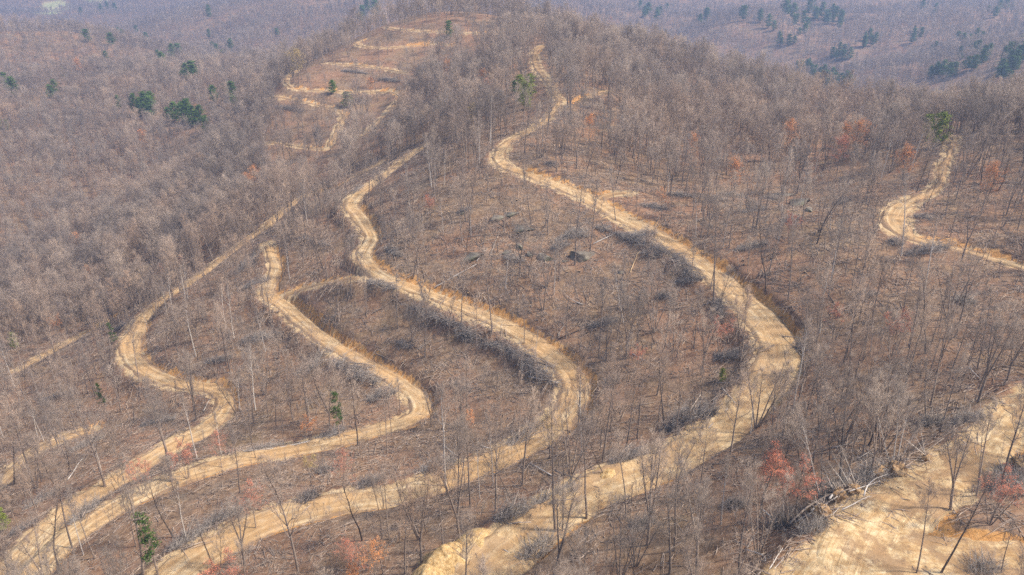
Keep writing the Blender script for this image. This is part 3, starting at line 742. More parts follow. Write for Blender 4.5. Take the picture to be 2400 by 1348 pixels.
def regional(u, v):
    if v < 75 and u > 1400:
        return 'on the far slope beyond the hilltop' if u < 1610 else 'on the open middle of the far slope' if u < 1815 else 'in the thick clump high on the far slope' if u < 1888 else 'on the far edge of the high clump' if u < 2000 else 'at the far top corner of the slope'
    if v < 230 and u > 1790:
        return 'in the evergreen row just behind the ridge' if u < 2005 and v > 130 else 'in the gap above the evergreen row' if u < 2005 else 'in the trio of clumps mid-slope behind the ridge' if u < 2100 else 'in the loose clump behind the ridge' if u < 2238 else 'in the dense stand behind the ridge' if u < 2320 else 'in the last stand behind the ridge'
    if u > 1790: return 'along the near ridge past the hairpin road'
    if v < 150 and u > 1000: return 'along the far hilltop'
    if u > 1000: return 'in the open wood inside the ridge road'
    if v < 110 and u < 1000: return 'near the crest of the valley wood'
    if u < 600 and v < 430: return 'in the near part of the opposite valley wood' if u < 230 else 'on the upper slope of the valley wood' if v < 180 else 'in the twin clump of the valley wood' if u < 385 else 'in the big valley clump' if u < 500 else 'in the valley wood by the switchbacks'
    return None
for u, v, c, s in BUDLIST:
    s = s*(.66 if v > 450 else .82)
    g = under(u, v, s*17*.70)
    if g is None: continue
    st = RT.choice(('broad', 'fork', 'broad', 'clump')) if v > 450 else 'round'
    t = make_tree(st, RT.randrange(len(VAR[st])), g-Z3*.1, (0, 0, RT.uniform(0, 6.28)), (s*1.1, s*1.1, s), c, regional(u, v) if v < 450 else None)
    stand_xy.append((g.x, g.y, s*.8))

def conifer_at(kind, u, v, s, low=.55, name=None):
    k = RT.randrange(len(CON[kind])); tm, cm, H = CON[kind][k]
    g = under(u, v, s*H*low)
    if g is None: return
    root = empty({'pine': 'pine_tree', 'conifer': 'evergreen_tree', 'cedar': 'evergreen_shrub'}[kind], g-Z3*.1, (RT.gauss(0, .03), RT.gauss(0, .03), RT.uniform(0, 6.28)), (s*RT.uniform(.9, 1.15), s*RT.uniform(.9, 1.15), s) if kind != 'conifer' else (s*RT.uniform(.95, 1.45), s*RT.uniform(.95, 1.45), s*RT.uniform(.68, 1.0)))
    link('trunk', tm, root); link('crown', cm, root)
    label(root, name or {'pine': 'tall green pine', 'conifer': 'dark green conifer', 'cedar': 'bright green bush'}[kind], regional(u, v) or where(g), 'tree' if kind != 'cedar' else 'shrub', 'evergreens standing out of the bare wood')
    stand_xy.append((g.x, g.y, s))
for a in [('pine',372,1238,.95,.62),('pine',796,955,.8,.62),('pine',243,922,.62,.62),('pine',274,778,.62,.62),('cedar',36,796,.7),('cedar',10,1212,.6),('cedar',1692,877,.35),('cedar',2196,303,1.15),('cedar',2166,300,1.0),('cedar',2182,294,.9),('pine',2160,250,1.15,.7),('cedar',1220,212,1.3),('cedar',1232,224,1.2),('cedar',1242,203,1.1),('conifer',1207,198,.5),
          ('cedar',20,293,.8),('cedar',5,292,.8),('pine',257,640,.5),('cedar',2290,270,.6),('pine',2378,205,.8)]:
    conifer_at(*a)
FARC = [(318,242,.8),(345,238,.95),(356,250,.8),(333,250,.7),(410,258,.8),(430,262,.85),(442,252,1.0),(455,270,.8),(475,265,.6),(485,293,.6),(505,217,.7),(548,208,.9),(553,240,.7),(205,78,1.0),(280,72,1.1),(290,84,1.2),(262,90,.8),(343,82,.9),(420,115,1.0),(372,130,.8),(385,142,.9),(398,135,.8),(455,160,.9),(440,163,.9),(498,105,.9),(541,105,.9),(525,132,1.0),(252,130,.8),(130,197,.7),(35,202,.8),(15,190,.7),(120,212,.6),(148,165,.8),(280,237,.6),(525,205,.4),(490,78,.8),(320,65,.8),(585,222,.4),
(880,18,1.4),(850,22,1.3),(862,12,1.2),(845,35,1.0),(240,22,1.2),(270,16,1.2),(190,22,1.1),(252,12,1.1),(490,28,1.1),(650,72,.8),(1053,62,.7),(815,228,.55),(780,198,.5),
(1500,12,1.2),(1510,25,1.1),(1520,18,1.2),(1540,32,1.2),(1548,22,1.1),(1640,46,1.0),(1655,26,1.2),(1742,30,1.2),(1800,48,1.1),(1780,35,1.1),(1840,14,1.3),(1858,25,1.3),(1880,40,1.2),(1895,16,1.3),(1910,30,1.2),(1925,22,1.3),(1936,40,1.1),(1950,26,1.2),(1890,55,1.0),(1860,45,1.0),(1970,40,1.1),(1966,52,1.0),(1885,65,.9),(1825,90,.9),(1847,92,.9),
(2025,94,.9),(2036,80,.9),(2050,86,.9),(1966,115,.85),(1950,122,.8),(1975,125,.9),(1868,148,.7),(1880,150,.8),(1890,153,.8),(1900,158,.9),(1910,163,.9),(1920,166,.9),(1928,170,.9),(1938,173,.9),(1948,177,.9),(1958,180,.8),(1970,186,.8),(1982,184,.9),(1992,182,.8),(1935,195,.8),
(2140,80,1.0),(2156,76,1.0),(2182,112,.9),(2245,80,1.0),(2256,86,1.0),(2268,96,1.1),(2285,84,1.1),(2290,108,1.1),(2300,130,1.1),(2312,122,1.0),(2280,142,1.1),(2265,146,.9),(2247,122,.8),(2190,160,1.0),(2208,158,1.1),(2222,163,1.1),(2234,160,.9),(2178,167,.8),(2360,118,1.1),(2374,110,1.1),(2380,134,1.2),(2392,96,1.1),(2366,142,1.1),(2342,156,1.0),(2352,164,1.0),(2336,167,.9),(2396,120,1.2),(2340,14,1.2),(2330,26,1.1),(2356,10,1.2),(2160,12,1.1),(2190,20,1.1)]
RC = random.Random(77)
for u, v, s in list(FARC):                       # evergreens stand in clumps
    if u > 1400 or (300 < u < 500 and v > 100): FARC.append((min(2396, u+RC.uniform(-16, 16)), max(8, v+RC.uniform(-7, 9)), s*RC.uniform(.6, .95)))
for u, v, s in FARC: conifer_at('conifer', u, v, s*(1.35 if u < 2130 else 1.08))

# ------------------------------------------------------------------ brush piles along the roads
def brush_shapes(seed):
    R = random.Random(seed); S = MB(); LG = []
    for k in range(420):                       # unit pile: 10 m long, 3 m wide, 1.5 m high
        x = R.uniform(-5, 5); env = max(.15, 1-(x/5)**2); y = R.gauss(0, .75)*env; z = abs(R.gauss(0, .55))*env*max(.2, 1-(y/2.2)**2)
        a = R.gauss(.25, .7) if R.random() < .75 else R.uniform(0, 6.28)
        d = Vector((math.cos(a), math.sin(a), R.gauss(.12, .28)))
        L = R.uniform(.9, 3.2); p = Vector((x, y, z)); q = p+d*L
        m = (p+q)*.5+Vector((R.gauss(0, .12), R.gauss(0, .12), R.gauss(.05, .1)))
        S.tube([p, m, q], [.03, .022, .008], 3, 0)
        for _ in range(4):
            s = p.lerp(q, R.uniform(.3, 1)); S.cone(s, s+(d+rdir(R, -20, 60)*.8).normalized()*R.uniform(.4, 1.1), .014, 0)
    for j in range(3):
        L = MB(); x = R.uniform(-3, 1); a = R.gauss(.2, .35); p = Vector((x, R.gauss(0, .6), R.uniform(.3, .8))); d = Vector((math.cos(a), math.sin(a), R.gauss(0, .06)))
        l = R.uniform(3.5, 6.5); L.tube([p, p+d*l*.5+Vector((0, 0, .1)), p+d*l], [.12, .10, .05], 5, 0, True); LG.append(L.mesh('log', [M['log']]))
    return S.mesh('branches', [M['brush']]), LG
PILE = [brush_shapes(900+i) for i in range(5)]
BRUSH = [(960,715,1040,750,4.5),(1030,745,1125,792,5),(1130,805,1190,815,3.5),(1185,812,1290,895,5),(1075,782,1110,800,3),(690,885,770,828,4),(780,848,872,893,5),(862,660,922,678,3),(1392,533,1430,540,3),(1300,566,1365,545,3),(1438,545,1560,592,4),(1580,598,1622,650,4),(1580,664,1640,655,3),(1560,1012,1668,972,6),(1430,1088,1512,1062,3.5),(1160,1222,1240,1195,4.5),(1250,1188,1335,1155,3.5),
(165,1228,232,1178,3.5),(400,1292,480,1245,4),(480,1238,562,1200,4),(700,1182,742,1162,3.5),(985,1108,1062,1085,4),(840,1146,885,1128,3),(1722,588,1792,573,2.8),(2128,600,2212,585,4),(2085,562,2112,575,3),(2140,505,2192,515,2.6),(1668,838,1782,822,4),(558,682,622,660,3),(552,645,602,600,3.5),(1682,700,1694,740,3),(18,1255,82,1228,3),(60,1195,132,1152,3),(160,1062,232,1030,3),(1190,1052,1262,1000,3.5),(860,938,922,922,4),(570,1058,662,1043,2),(738,1036,802,1010,3),
(880,182,942,190,4),(800,166,852,172,3),(648,252,702,262,4),(1278,383,1302,391,3),(1222,1320,1290,1268,4),(2235,995,2302,980,3),(322,690,350,650,4),(260,775,302,758,3),(1810,1240,1870,1215,4),(1930,1180,1990,1140,4),(2010,1135,2080,1105,4),(2330,1160,2395,1120,4),(1880,1255,1935,1225,3),(830,455,850,440,2.5),(1070,500,1100,490,2.5),(2270,1350,2340,1335,3.5),(1640,460,1700,470,3),(1500,480,1560,490,3),(905,580,935,600,3),(770,575,720,560,3),(1320,1150,1350,1140,2),(1740,500,1790,492,3),(1330,545,1372,556,4),(1475,560,1530,552,4),(1500,590,1545,600,3),(1180,600,1222,612,3),(1290,585,1330,575,3),(1690,455,1740,462,3),(1790,462,1830,470,3),(1830,520,1870,515,3),(1560,455,1620,462,3),(1380,770,1440,755,3),(1540,700,1570,690,3),(1850,805,1920,800,4),(2000,700,2050,690,3),(2230,700,2280,712,4),(2160,1000,2210,985,3),(1060,900,1100,915,3),(930,800,960,815,3),(560,800,640,790,4),(480,850,540,840,3),(1420,900,1450,890,3),(330,1000,400,985,3),(100,940,150,925,3),(740,1110,790,1100,3),(1700,1180,1740,1190,3),(1480,1240,1530,1225,3),(1960,480,1990,470,3)]
for u0, v0, u1, v1, wd in BRUSH:
    a, b = ground(u0, v0), ground(u1, v1)
    L = (b-a).length; c = (a+b)*.5; c.z = float(height(c.x, c.y))
    yaw = math.atan2(b.y-a.y, b.x-a.x); pitch = -math.asin(max(-.6, min(.6, (b.z-a.z)/max(L, .1))))
    sm, logs = RT.choice(PILE)
    root = empty('brush_pile', c-Z3*.1, Euler((0, pitch, yaw), 'XYZ'), (max(.35, L/9.0), wd/3.4, wd/3.4))
    link('branches', sm, root)
    for lg in logs: link('log', lg, root)
    label(root, 'long grey brush heap' if L > 9 else 'small brush heap', where(c) if v0 > 300 else (where(c)), 'brush pile', 'heaps of cut branches beside the roads')

# ------------------------------------------------------------------ fallen logs and poles
def log_mesh(seed, curved):
    R = random.Random(seed); S = MB()
    pts = [Vector((-.5+i/6, (math.sin(i/6*math.pi)*.12 if curved else 0)+R.gauss(0, .006), 0)) for i in range(7)]
    rads = [.017-.0018*i for i in range(7)]
    S.tube(pts, rads, 6, 0, True)
    for k in range(7):
        t = R.uniform(.35, 1); q = t*6; i = min(5, int(q)); p = pts[i].lerp(pts[i+1], q-i)
        S.cone(p, p+Vector((R.uniform(.02, .12), R.choice((-1, 1))*R.uniform(.03, .12), R.uniform(0, .06))), .005, 0)
    return S
LOGM = {}
for key, mt in (('pale', 'pale'), ('brown', 'log'), ('dark', 'dark'), ('orange', 'cut')):
    LOGM[key] = [log_mesh(50+i, i % 3 == 2).mesh('fallen_log', [M[mt]]) for i in range(5)]
LOGS = [(1017,680,1117,625,'pale'),(1117,615,1141,585,'pale'),(1366,715,1320,685,'pale'),(1308,790,1350,743,'brown'),(1310,795,1430,745,'dark'),(1258,767,1281,774,'pale'),(1477,641,1496,592,'orange'),(1390,573,1480,530,'pale'),(1147,602,1170,547,'brown'),(1065,562,1168,547,'brown'),(1480,830,1538,860,'pale'),(872,737,922,704,'brown'),(1087,1086,1040,1045,'pale'),(1293,1116,1243,1087,'pale'),(1300,1121,1360,1143,'brown'),(1150,1058,1120,1034,'pale'),
(1250,905,1317,912,'brown'),(1240,889,1312,904,'pale'),(477,965,493,935,'pale'),(160,1125,191,1078,'pale'),(793,1016,567,1060,'pale'),(1847,1251,1993,1168,'brown'),(1867,1248,1935,1205,'pale'),(2022,1175,2078,1124,'pale'),(1970,1208,2034,1175,'pale'),(1950,1216,1972,1195,'pale'),(1800,1347,1832,1298,'pale'),(1812,1347,1835,1320,'pale'),(1790,1198,1842,1246,'pale'),(1747,1291,1794,1318,'pale'),(1750,1290,1771,1254,'pale'),(1807,961,1841,1001,'pale'),(1677,911,1750,918,'brown'),(1693,918,1724,956,'pale'),(1660,1005,1708,957,'pale'),(1947,1061,2014,1044,'pale'),(2118,1088,2160,1092,'pale'),
(2160,1098,2183,1095,'orange'),(2330,1131,2354,1107,'pale'),(2353,1128,2398,1166,'pale'),(1950,737,2034,697,'brown'),(2257,813,2301,797,'brown'),(2270,863,2304,898,'pale'),(1773,867,1814,826,'orange'),(1773,663,1815,680,'brown'),(1880,700,1940,716,'brown'),(1830,790,1905,795,'brown'),(1530,500,1560,490,'brown'),(1180,1290,1230,1320,'pale'),(1240,1290,1290,1262,'pale'),(2010,1100,2045,1112,'pale'),(1300,620,1330,600,'brown'),(930,660,985,640,'brown'),(1160,700,1200,680,'brown'),(1360,790,1400,775,'dark'),(1400,690,1460,670,'brown'),(1560,760,1600,740,'brown'),(1330,560,1380,545,'brown'),(1600,900,1640,890,'brown'),(1540,700,1580,690,'dark'),(1010,600,1060,605,'brown'),(980,820,1010,800,'pale'),(2050,1060,2010,1085,'pale'),(2210,1030,2170,1060,'brown'),(2050,870,2110,850,'brown'),(2150,940,2200,930,'brown'),(640,830,700,815,'brown'),(480,830,540,810,'brown'),(560,760,610,745,'dark'),(880,830,930,850,'brown'),(330,1180,370,1165,'brown'),(800,1120,850,1100,'brown'),(640,1200,680,1185,'brown'),(1860,1240,1960,1180,'pale'),(1880,1245,1950,1222,'pale'),(1900,1215,1960,1150,'pale'),(1985,1165,2060,1140,'pale'),(1940,1190,1990,1130,'pale'),(2040,1125,2100,1100,'pale'),(1830,1270,1900,1235,'brown'),(1420,1000,1470,990,'brown'),(1500,950,1560,940,'brown')]
for u0, v0, u1, v1, col in LOGS:
    a, b = ground(u0, v0), ground(u1, v1); d = b-a; L = min(d.length, 20.0); d.normalize()
    c = (a+b)*.5; c.z = max(c.z, float(height(c.x, c.y)))+(.9 if u0 > 1790 and v0 > 1050 else .18)
    th = max(.55, min(1.0, 9/L))
    o = link('fallen_log', RT.choice(LOGM[col])); o.location = c
    o.rotation_euler = (Matrix.Rotation(0, 3, 'X') if d.length == 0 else d.to_track_quat('X', 'Z').to_matrix()).to_euler(); o.scale = (L, L*th, L*th)
    label(o, {'pale': 'pale fallen pole', 'brown': 'brown fallen log', 'dark': 'dark fallen log', 'orange': 'fresh orange log'}[col], where(c), 'log', 'felled logs and poles on the ground')

# ------------------------------------------------------------------ boulders, root plates, stumps
import bmesh
def boulder(seed, flat):
    bm = bmesh.new(); bmesh.ops.create_icosphere(bm, subdivisions=4, radius=.62); R = random.Random(seed)
    planes = [(rdir(R, -30, 90), R.uniform(.22, .44)) for _ in range(15)]+[(Z3, .27)]
    P = np.array([v.co[:] for v in bm.verts]); n = fbm(P[:, 0]+P[:, 2]*.7, P[:, 1]-P[:, 2]*.5, .22, 3, seed*3.1)
    for v, a in zip(bm.verts, n):
        for nn, d in planes:
            k = v.co.dot(nn)-d
            if k > 0: v.co -= nn*k
        v.co *= 1+.05*a; v.co.z *= flat*1.6
    me = bpy.data.meshes.new('boulder'); bm.to_mesh(me); bm.free(); me.materials.append(M['rock']); return me
BOUL = [boulder(i, f) for i, f in ((1, .5), (2, .62), (3, .35), (4, .7))]
for u, v, wpx, k, lab in [(1165,512,52,0,'grey lichened ledge'),(1198,502,44,2,'dark flat ledge'),(1222,536,56,2,'pale flat slab'),(1275,606,50,1,'big grey boulder'),(1365,604,62,3,'big dark overhung boulder'),(1110,602,62,0,'low dark ledge'),(1188,592,30,0,'low mossy boulder'),(1216,578,32,1,'broken grey boulder'),(1455,640,20,3,'small mossy boulder'),(1085,500,28,2,'small flat rock'),
                          (1868,478,74,0,'long grey ledge'),(1838,458,46,2,'upper grey ledge'),(1895,494,34,1,'small grey boulder'),(960,1205,7,1,'small white stone'),(242,1262,5,1,'small white stone'),(1475,1230,11,0,'pale flat stone'),(1240,598,26,1,'squat grey boulder'),(1322,612,22,2,'flat grey rock')]:
    g = ground(u, v); w = float(project(g.x, g.y, g.z)[2]); s = wpx*w/F_PX
    o = link('boulder', BOUL[k]); o.location = g-Z3*s*.03; o.scale = (s, s*.75, s*.8); o.rotation_euler = (RT.gauss(0, .1), RT.gauss(0, .1), RT.uniform(-.5, .5))
    label(o, lab, where(g), 'boulder', 'sandstone boulders on the slope')
def root_plate(seed):
    bm = bmesh.new(); bmesh.ops.create_icosphere(bm, subdivisions=3, radius=.5); R = random.Random(seed)
    P = np.array([v.co[:] for v in bm.verts]); n = fbm(P[:, 0]+P[:, 2], P[:, 1]-P[:, 2], .3, 3, seed)
    for v, a in zip(bm.verts, n): v.co *= 1+.45*a
    me = bpy.data.meshes.new('soil'); bm.to_mesh(me); bm.free(); me.materials.append(M['soil'])
    S = MB()
    for k in range(26):
        d = rdir(R, -20, 85); p = d*.35
        S.tube([p, p+d*.4+rdir(R, -40, 40)*.12, p+d*.6+rdir(R, -60, 40)*.35], [.035, .022, .006], 4, 0)
    return me, S.mesh('roots', [M['log']])
ROOTS = [root_plate(i) for i in (11, 12)]
for u, v, s, lab in [(2055,1112,2.6,'orange uprooted root plate'),(2098,1108,3.0,'large dark root plate'),(1965,1168,2.4,'orange root plate'),(1998,1152,2.0,'small brown root plate'),(2170,1078,1.6,'small grey root plate'),(2380,1090,2.2,'brown root plate'),(1925,1208,2.6,'pale root plate'),(1900,1200,1.5,'small orange root plate')]:
    g = ground(u, v); a, r = RT.choice(ROOTS); root = empty('root_plate', g+Z3*s*.2, (0, 0, RT.uniform(0, 6)), (s, s*.8, s*.75)); link('soil', a, root); link('roots', r, root)
    label(root, lab, where(g), 'root plate', 'root plates pushed up beside the landing')
def heap_mat():
    m, nt, b = new_mat('heaped_yellow_soil', .95); co = nd(nt, 'ShaderNodeTexCoord').outputs['Object']
    n = noise(nt, co, 1.4, 9, .75)
    c = ramp(nt, n, [(.34, (.22, .13, .055)), (.47, (.46, .30, .13)), (.60, (.60, .44, .23)), (.72, (.70, .56, .36))])
    nt.links.new(c, b.inputs['Base Color']); bump(nt, b, n, 1.0, .3); return m
M['heap'] = heap_mat()
for u, v, rad, hh, lab in [(1035, 1305, 4.6, 1.7, 'rounded heap of yellow dirt'), (1105, 1262, 3.2, 1.1, 'low lumpy heap of yellow dirt'), (1000, 1352, 3.6, 1.3, 'cut-off yellow dirt heap'), (1420, 1112, 2.6, .8, 'small dirt heap'), (1300, 1170, 2.2, .6, 'lowest dirt heap')]:
    g = ground(u, v); th, rr = np.meshgrid(np.linspace(0, 2*math.pi, 41), np.linspace(0, 1, 22), indexing='ij')
    edge_ = rad*(1+.28*fbm(np.cos(th)*2+u, np.sin(th)*2, 1.0, 3)); X = rr*edge_*np.cos(th); Y = rr*edge_*np.sin(th)
    Z = height(X+g.x, Y+g.y)-g.z+hh*(1-rr**1.7)*(1+.5*fbm(X+u, Y, 1.6, 4))-.35*rr**3
    o = link('dirt_heap', grid_mesh('dirt_heap', X, Y, Z, M['heap'], flip=True)); o.location = g
    label(o, lab, where(g), 'dirt heap', 'heaps of pushed-up dirt by the wide road')
def stump():
    a = MB(); a.tube([Vector((0, 0, -.2)), Vector((0, 0, .1)), Vector((0, 0, .38))], [.26, .19, .17], 9, 0)
    c = MB(); b = len(c.V); c.V += [Vector((.17*math.cos(k*.698), .17*math.sin(k*.698), .385)) for k in range(9)]; c.F.append(tuple(range(9))); c.M.append(0)
    return a.mesh('bark', [M['dark']]), c.mesh('cut_face', [M['cut']])
SB, SC = stump()
for u, v in [(1097,690),(1215,548),(1358,638),(1382,582),(1433,816),(1446,820),(1742,612),(1755,606),(1743,622),(1886,640),(1970,645),(1030,538),(1212,471),(1052,500),(1000,870),(945,850),(870,905),(1240,730),(1610,865),(1830,745),(1900,820),(2050,920),(1330,640),(1560,860),(700,845),(830,900)]:
    g = ground(u, v); root = empty('tree_stump', g, (0, 0, RT.uniform(0, 6)), RT.uniform(.9, 1.4)); link('bark', SB, root); link('cut_face', SC, root)
    label(root, 'low cut stump', where(g), 'stump', 'stumps left by the felling')

# ------------------------------------------------------------------ the forest: nearest 300 trees one by one, the rest as one mass
cand = []
rg = np.random.RandomState(5)
def inside(poly, u, v):
    c = np.zeros(len(u), bool); n = len(poly)
    for i in range(n):
        x0, y0 = poly[i]; x1, y1 = poly[(i+1) % n]
        k = ((y0 > v) != (y1 > v)) & (u < (x1-x0)*(v-y0)/(y1-y0+1e-9)+x0); c ^= k
    return c
CUT = [(860,640),(900,440),(1010,360),(1190,410),(1420,500),(1600,620),(1760,760),(1750,900),(1600,1000),(1440,960),(1380,860),(1240,770),(1100,700),(930,640)]
CUT2 = [(1700,560),(1800,430),(2060,470),(2080,600),(2200,640),(2250,800),(2000,860),(1880,800),(1760,660)]
CUT3 = [(700,700),(830,680),(960,740),(1120,850),(1250,910),(1180,1000),(1020,930),(880,840)]
CUT4 = [(820,70),(900,45),(1180,50),(1190,90),(1060,130),(960,180),(930,210),(800,300),(690,240),(760,140)]
def scatter(r0, r1, sp, wide, jit=.85):
    xs = np.arange(-r1*.95, r1*.95, sp); ys = np.arange(20, r1, sp)
    X, Y = np.meshgrid(xs, ys); X = X.ravel(); Y = Y.ravel()
    X = X+rg.uniform(-.5, .5, len(X))*sp*jit; Y = Y+rg.uniform(-.5, .5, len(Y))*sp*jit
    r = np.hypot(X, Y); k = (r >= r0) & (r < r1); X = X[k]; Y = Y[k]
    Z = height(X, Y); U, V, W = project(X, Y, Z)
    k = (W > 20) & (U > -wide) & (U < 2400+wide) & (V > -60) & (V < 1348+480)
    return X[k], Y[k], Z[k], U[k], V[k]
def thin(X, Y, U, V, d, clear=1.0):
    keep = np.ones(len(X), bool)
    dens = .54+.34*fbm(X, Y, 45, 2, 6.0)
    dens = np.where(V < 420, dens*1.3, dens)
    dens = np.where((U < 700) & (V < 760), .92+.3*fbm(X, Y, 60, 2, 4.0), dens)
    for poly, f in ((CUT, .9), (CUT2, .95), (CUT3, .7), (CUT4, .58)): dens = np.where(inside(poly, U, V), dens*f, dens)
    dens = np.where((U > 1850) & (V > 1150), dens*.25, dens)
    keep &= rg.rand(len(X)) < dens
    i, dd = road_near(X, Y); keep &= dd > RS[i, 3]+clear
    return keep
pts = []
for r0, r1, gap in ((35, 420, 4.0), (420, 760, 5.0), (760, 1400, 6.6), (1400, 2700, 9.0)):
    X, Y, Z, U, V = scatter(r0, r1, gap, 330)
    k = thin(X, Y, U, V, gap)
    if r0 > 400:                                  # not on the open fields
        ia = np.clip(((np.arctan2(X-FC[0], Y-FC[1])-A0)/(A1-A0)*(NA-1)).astype(int), 0, NA-1); il = np.clip(((np.log(np.hypot(X-FC[0], Y-FC[1]))-L0)/(L1-L0)*(NR-1)).astype(int), 0, NR-1)
        k &= field[ia, il] < .4
    pts.append(np.stack([X[k], Y[k], Z[k], U[k], V[k]], 1))
P = np.concatenate(pts)
HX = np.array(hand_xy)
close = np.zeros(len(P), bool)
for hx, hy in HX: close |= (P[:, 0]-hx)**2+(P[:, 1]-hy)**2 < 4.0
dist0 = np.hypot(P[:, 0], P[:, 1]); ux, uy = P[:, 0]/dist0, P[:, 1]/dist0
for hx, hy, s in stand_xy:
    ax = (hx-P[:, 0])*ux+(hy-P[:, 1])*uy; la = (hx-P[:, 0])*uy-(hy-P[:, 1])*ux   # metres beyond, and to the side
    close |= (np.abs(la) < 2.6*s+.8) & (ax > -2.5) & (ax < 14+math.hypot(hx, hy)*.03)
# trees that would stand in front of a road thin out, as the clearing for it did
dep = np.maximum(.1, (CZ-P[:, 2])/dist0)
KEEP = {'wide outer road': .42, 'middle looping road': .5, 'inner looping road': .55, 'winding lower road': .62, 'hairpin road': .35, 'landing road': .15, 'landing apron': .15, 'side track': .25, 'overgrown track': .35, 'lowest track': .6}
keepp = np.array([KEEP.get(nm, .13) for nm in ROAD_NAMES])
pr = np.ones(len(P))
for f in np.linspace(.08, 1.05, 13):
    k = 14*f/dep; i, dn = road_near(P[:, 0]+ux*k, P[:, 1]+uy*k)
    t = RS[i, 5]/np.array([ROAD_SAMPLES[nm][-1, 5] for nm in ROAD_NAMES])[RS[i, 4].astype(int)]
    q = keepp[RS[i, 4].astype(int)]; q = np.where((RS[i, 4] == 3) & (t > .62), .14, q); q = np.where((RS[i, 4] == 1) & (t > .78), .16, q); q = np.where((RS[i, 4] == ROAD_NAMES.index('hairpin road')) & (t < .38), .65, q); q = np.where((RS[i, 4] == 0) & (t > .66), .16, q); q = np.where((RS[i, 4] == 0) & (t > .86), .12, q)
    pr = np.minimum(pr, np.where(dn < RS[i, 3]+.5, q, 1))
close |= rg.rand(len(P)) > pr
P = P[~close]
n = len(P)
mix_near = ['slim']*8+['straight']*8+['fork']*4+['lean']*1+['broad']*2+['crooked']*2+['clump']*2+['pale']*3
mix_far = ['slim']*1+['straight']*2+['fork']*3+['broad']*4+['round']*14+['clump']*1
start = {}
for i, s in enumerate(forest_index): start.setdefault(s, i)
dd = np.hypot(P[:, 0], P[:, 1])
style = []; kidx = np.zeros(n, np.int32); sub = np.zeros(n, np.int32)
for i in range(n):
    s = RT.choice(mix_near if dd[i] < 270 and not (P[i, 3] < 650 and P[i, 4] < 700) else mix_far); style.append(s)
    sub[i] = RT.randrange(len(VAR[s])); kidx[i] = start[s]+sub[i]
scl = np.where(dd < 200, rg.uniform(.55, 1.1, n), np.where(dd < 330, rg.uniform(.55, 1.0, n), rg.uniform(.58, .92, n)))*np.where(rg.rand(n) < .3, rg.uniform(.5, .85, n), 1)*np.where((rg.rand(n) < .12) & (dd > 250), 1.22, 1)
lean = rg.normal(0, .045, (n, 2)); yaw = rg.uniform(0, 6.283, n)
big = scl/np.sqrt(dd**2+90**2)
vis = (P[:, 3] > 10) & (P[:, 3] < 2390) & (P[:, 4] < 1420) & (P[:, 4] > 100)
n_single = 300-sum(1 for h in HAND if h[0] != 'snag')
order = np.argsort(-np.where(vis, big, 0))[:n_single]
single = np.zeros(n, bool); single[order] = True
for i in order:
    make_tree(style[i], int(sub[i]), (P[i, 0], P[i, 1], P[i, 2]-.15), (lean[i, 0], lean[i, 1], yaw[i]), float(scl[i]))

def mass(name, coll, pos, rot, scale, index, lab, cat):
    """one object that grows a copy of a kind at each of its points"""
    me = bpy.data.meshes.new(name); N = len(pos)
    me.vertices.add(N); me.vertices.foreach_set('co', np.asarray(pos, np.float32).ravel())
    for k, t, v in (('turn', 'FLOAT_VECTOR', rot), ('size', 'FLOAT_VECTOR', scale)):
        a = me.attributes.new(k, t, 'POINT'); a.data.foreach_set('vector', np.asarray(v, np.float32).ravel())
    a = me.attributes.new('sort', 'INT', 'POINT'); a.data.foreach_set('value', np.asarray(index, np.int32))
    o = link(name, me)
    g = bpy.data.node_groups.new(name, 'GeometryNodeTree')
    g.interface.new_socket('Geometry', in_out='INPUT', socket_type='NodeSocketGeometry'); g.interface.new_socket('Geometry', in_out='OUTPUT', socket_type='NodeSocketGeometry')
    i = g.nodes.new('NodeGroupInput'); out = g.nodes.new('NodeGroupOutput'); ip = g.nodes.new('GeometryNodeInstanceOnPoints')
    ci = g.nodes.new('GeometryNodeCollectionInfo'); ci.inputs['Collection'].default_value = coll; ci.inputs['Separate Children'].default_value = True; ci.inputs['Reset Children'].default_value = True
    def na(nm, ty):
        q = g.nodes.new('GeometryNodeInputNamedAttribute'); q.data_type = ty; q.inputs[0].default_value = nm; return q.outputs[0]
    e = g.nodes.new('FunctionNodeEulerToRotation')
    L = g.links.new
    L(i.outputs[0], ip.inputs['Points']); L(ci.outputs[0], ip.inputs['Instance']); ip.inputs['Pick Instance'].default_value = True
    L(na('sort', 'INT'), ip.inputs['Instance Index']); L(na('turn', 'FLOAT_VECTOR'), e.inputs[0]); L(e.outputs[0], ip.inputs['Rotation']); L(na('size', 'FLOAT_VECTOR'), ip.inputs['Scale'])
    L(ip.outputs[0], out.inputs[0])
    md = o.modifiers.new('grow', 'NODES'); md.node_group = g
    return tag(o, lab, cat, kind='stuff')
r = ~single
pos = P[r, :3].copy(); pos[:, 2] -= .15
mass('forest', FOREST, pos, np.c_[lean[r], yaw[r]], scl[r, None]*np.where(dd[r, None] > 250, np.array([[1.18, 1.18, 1]]), 1), kidx[r], 'leafless grey hardwood forest over the ridges and hollows', 'forest')
print('trees', n, 'single', int(single.sum()))

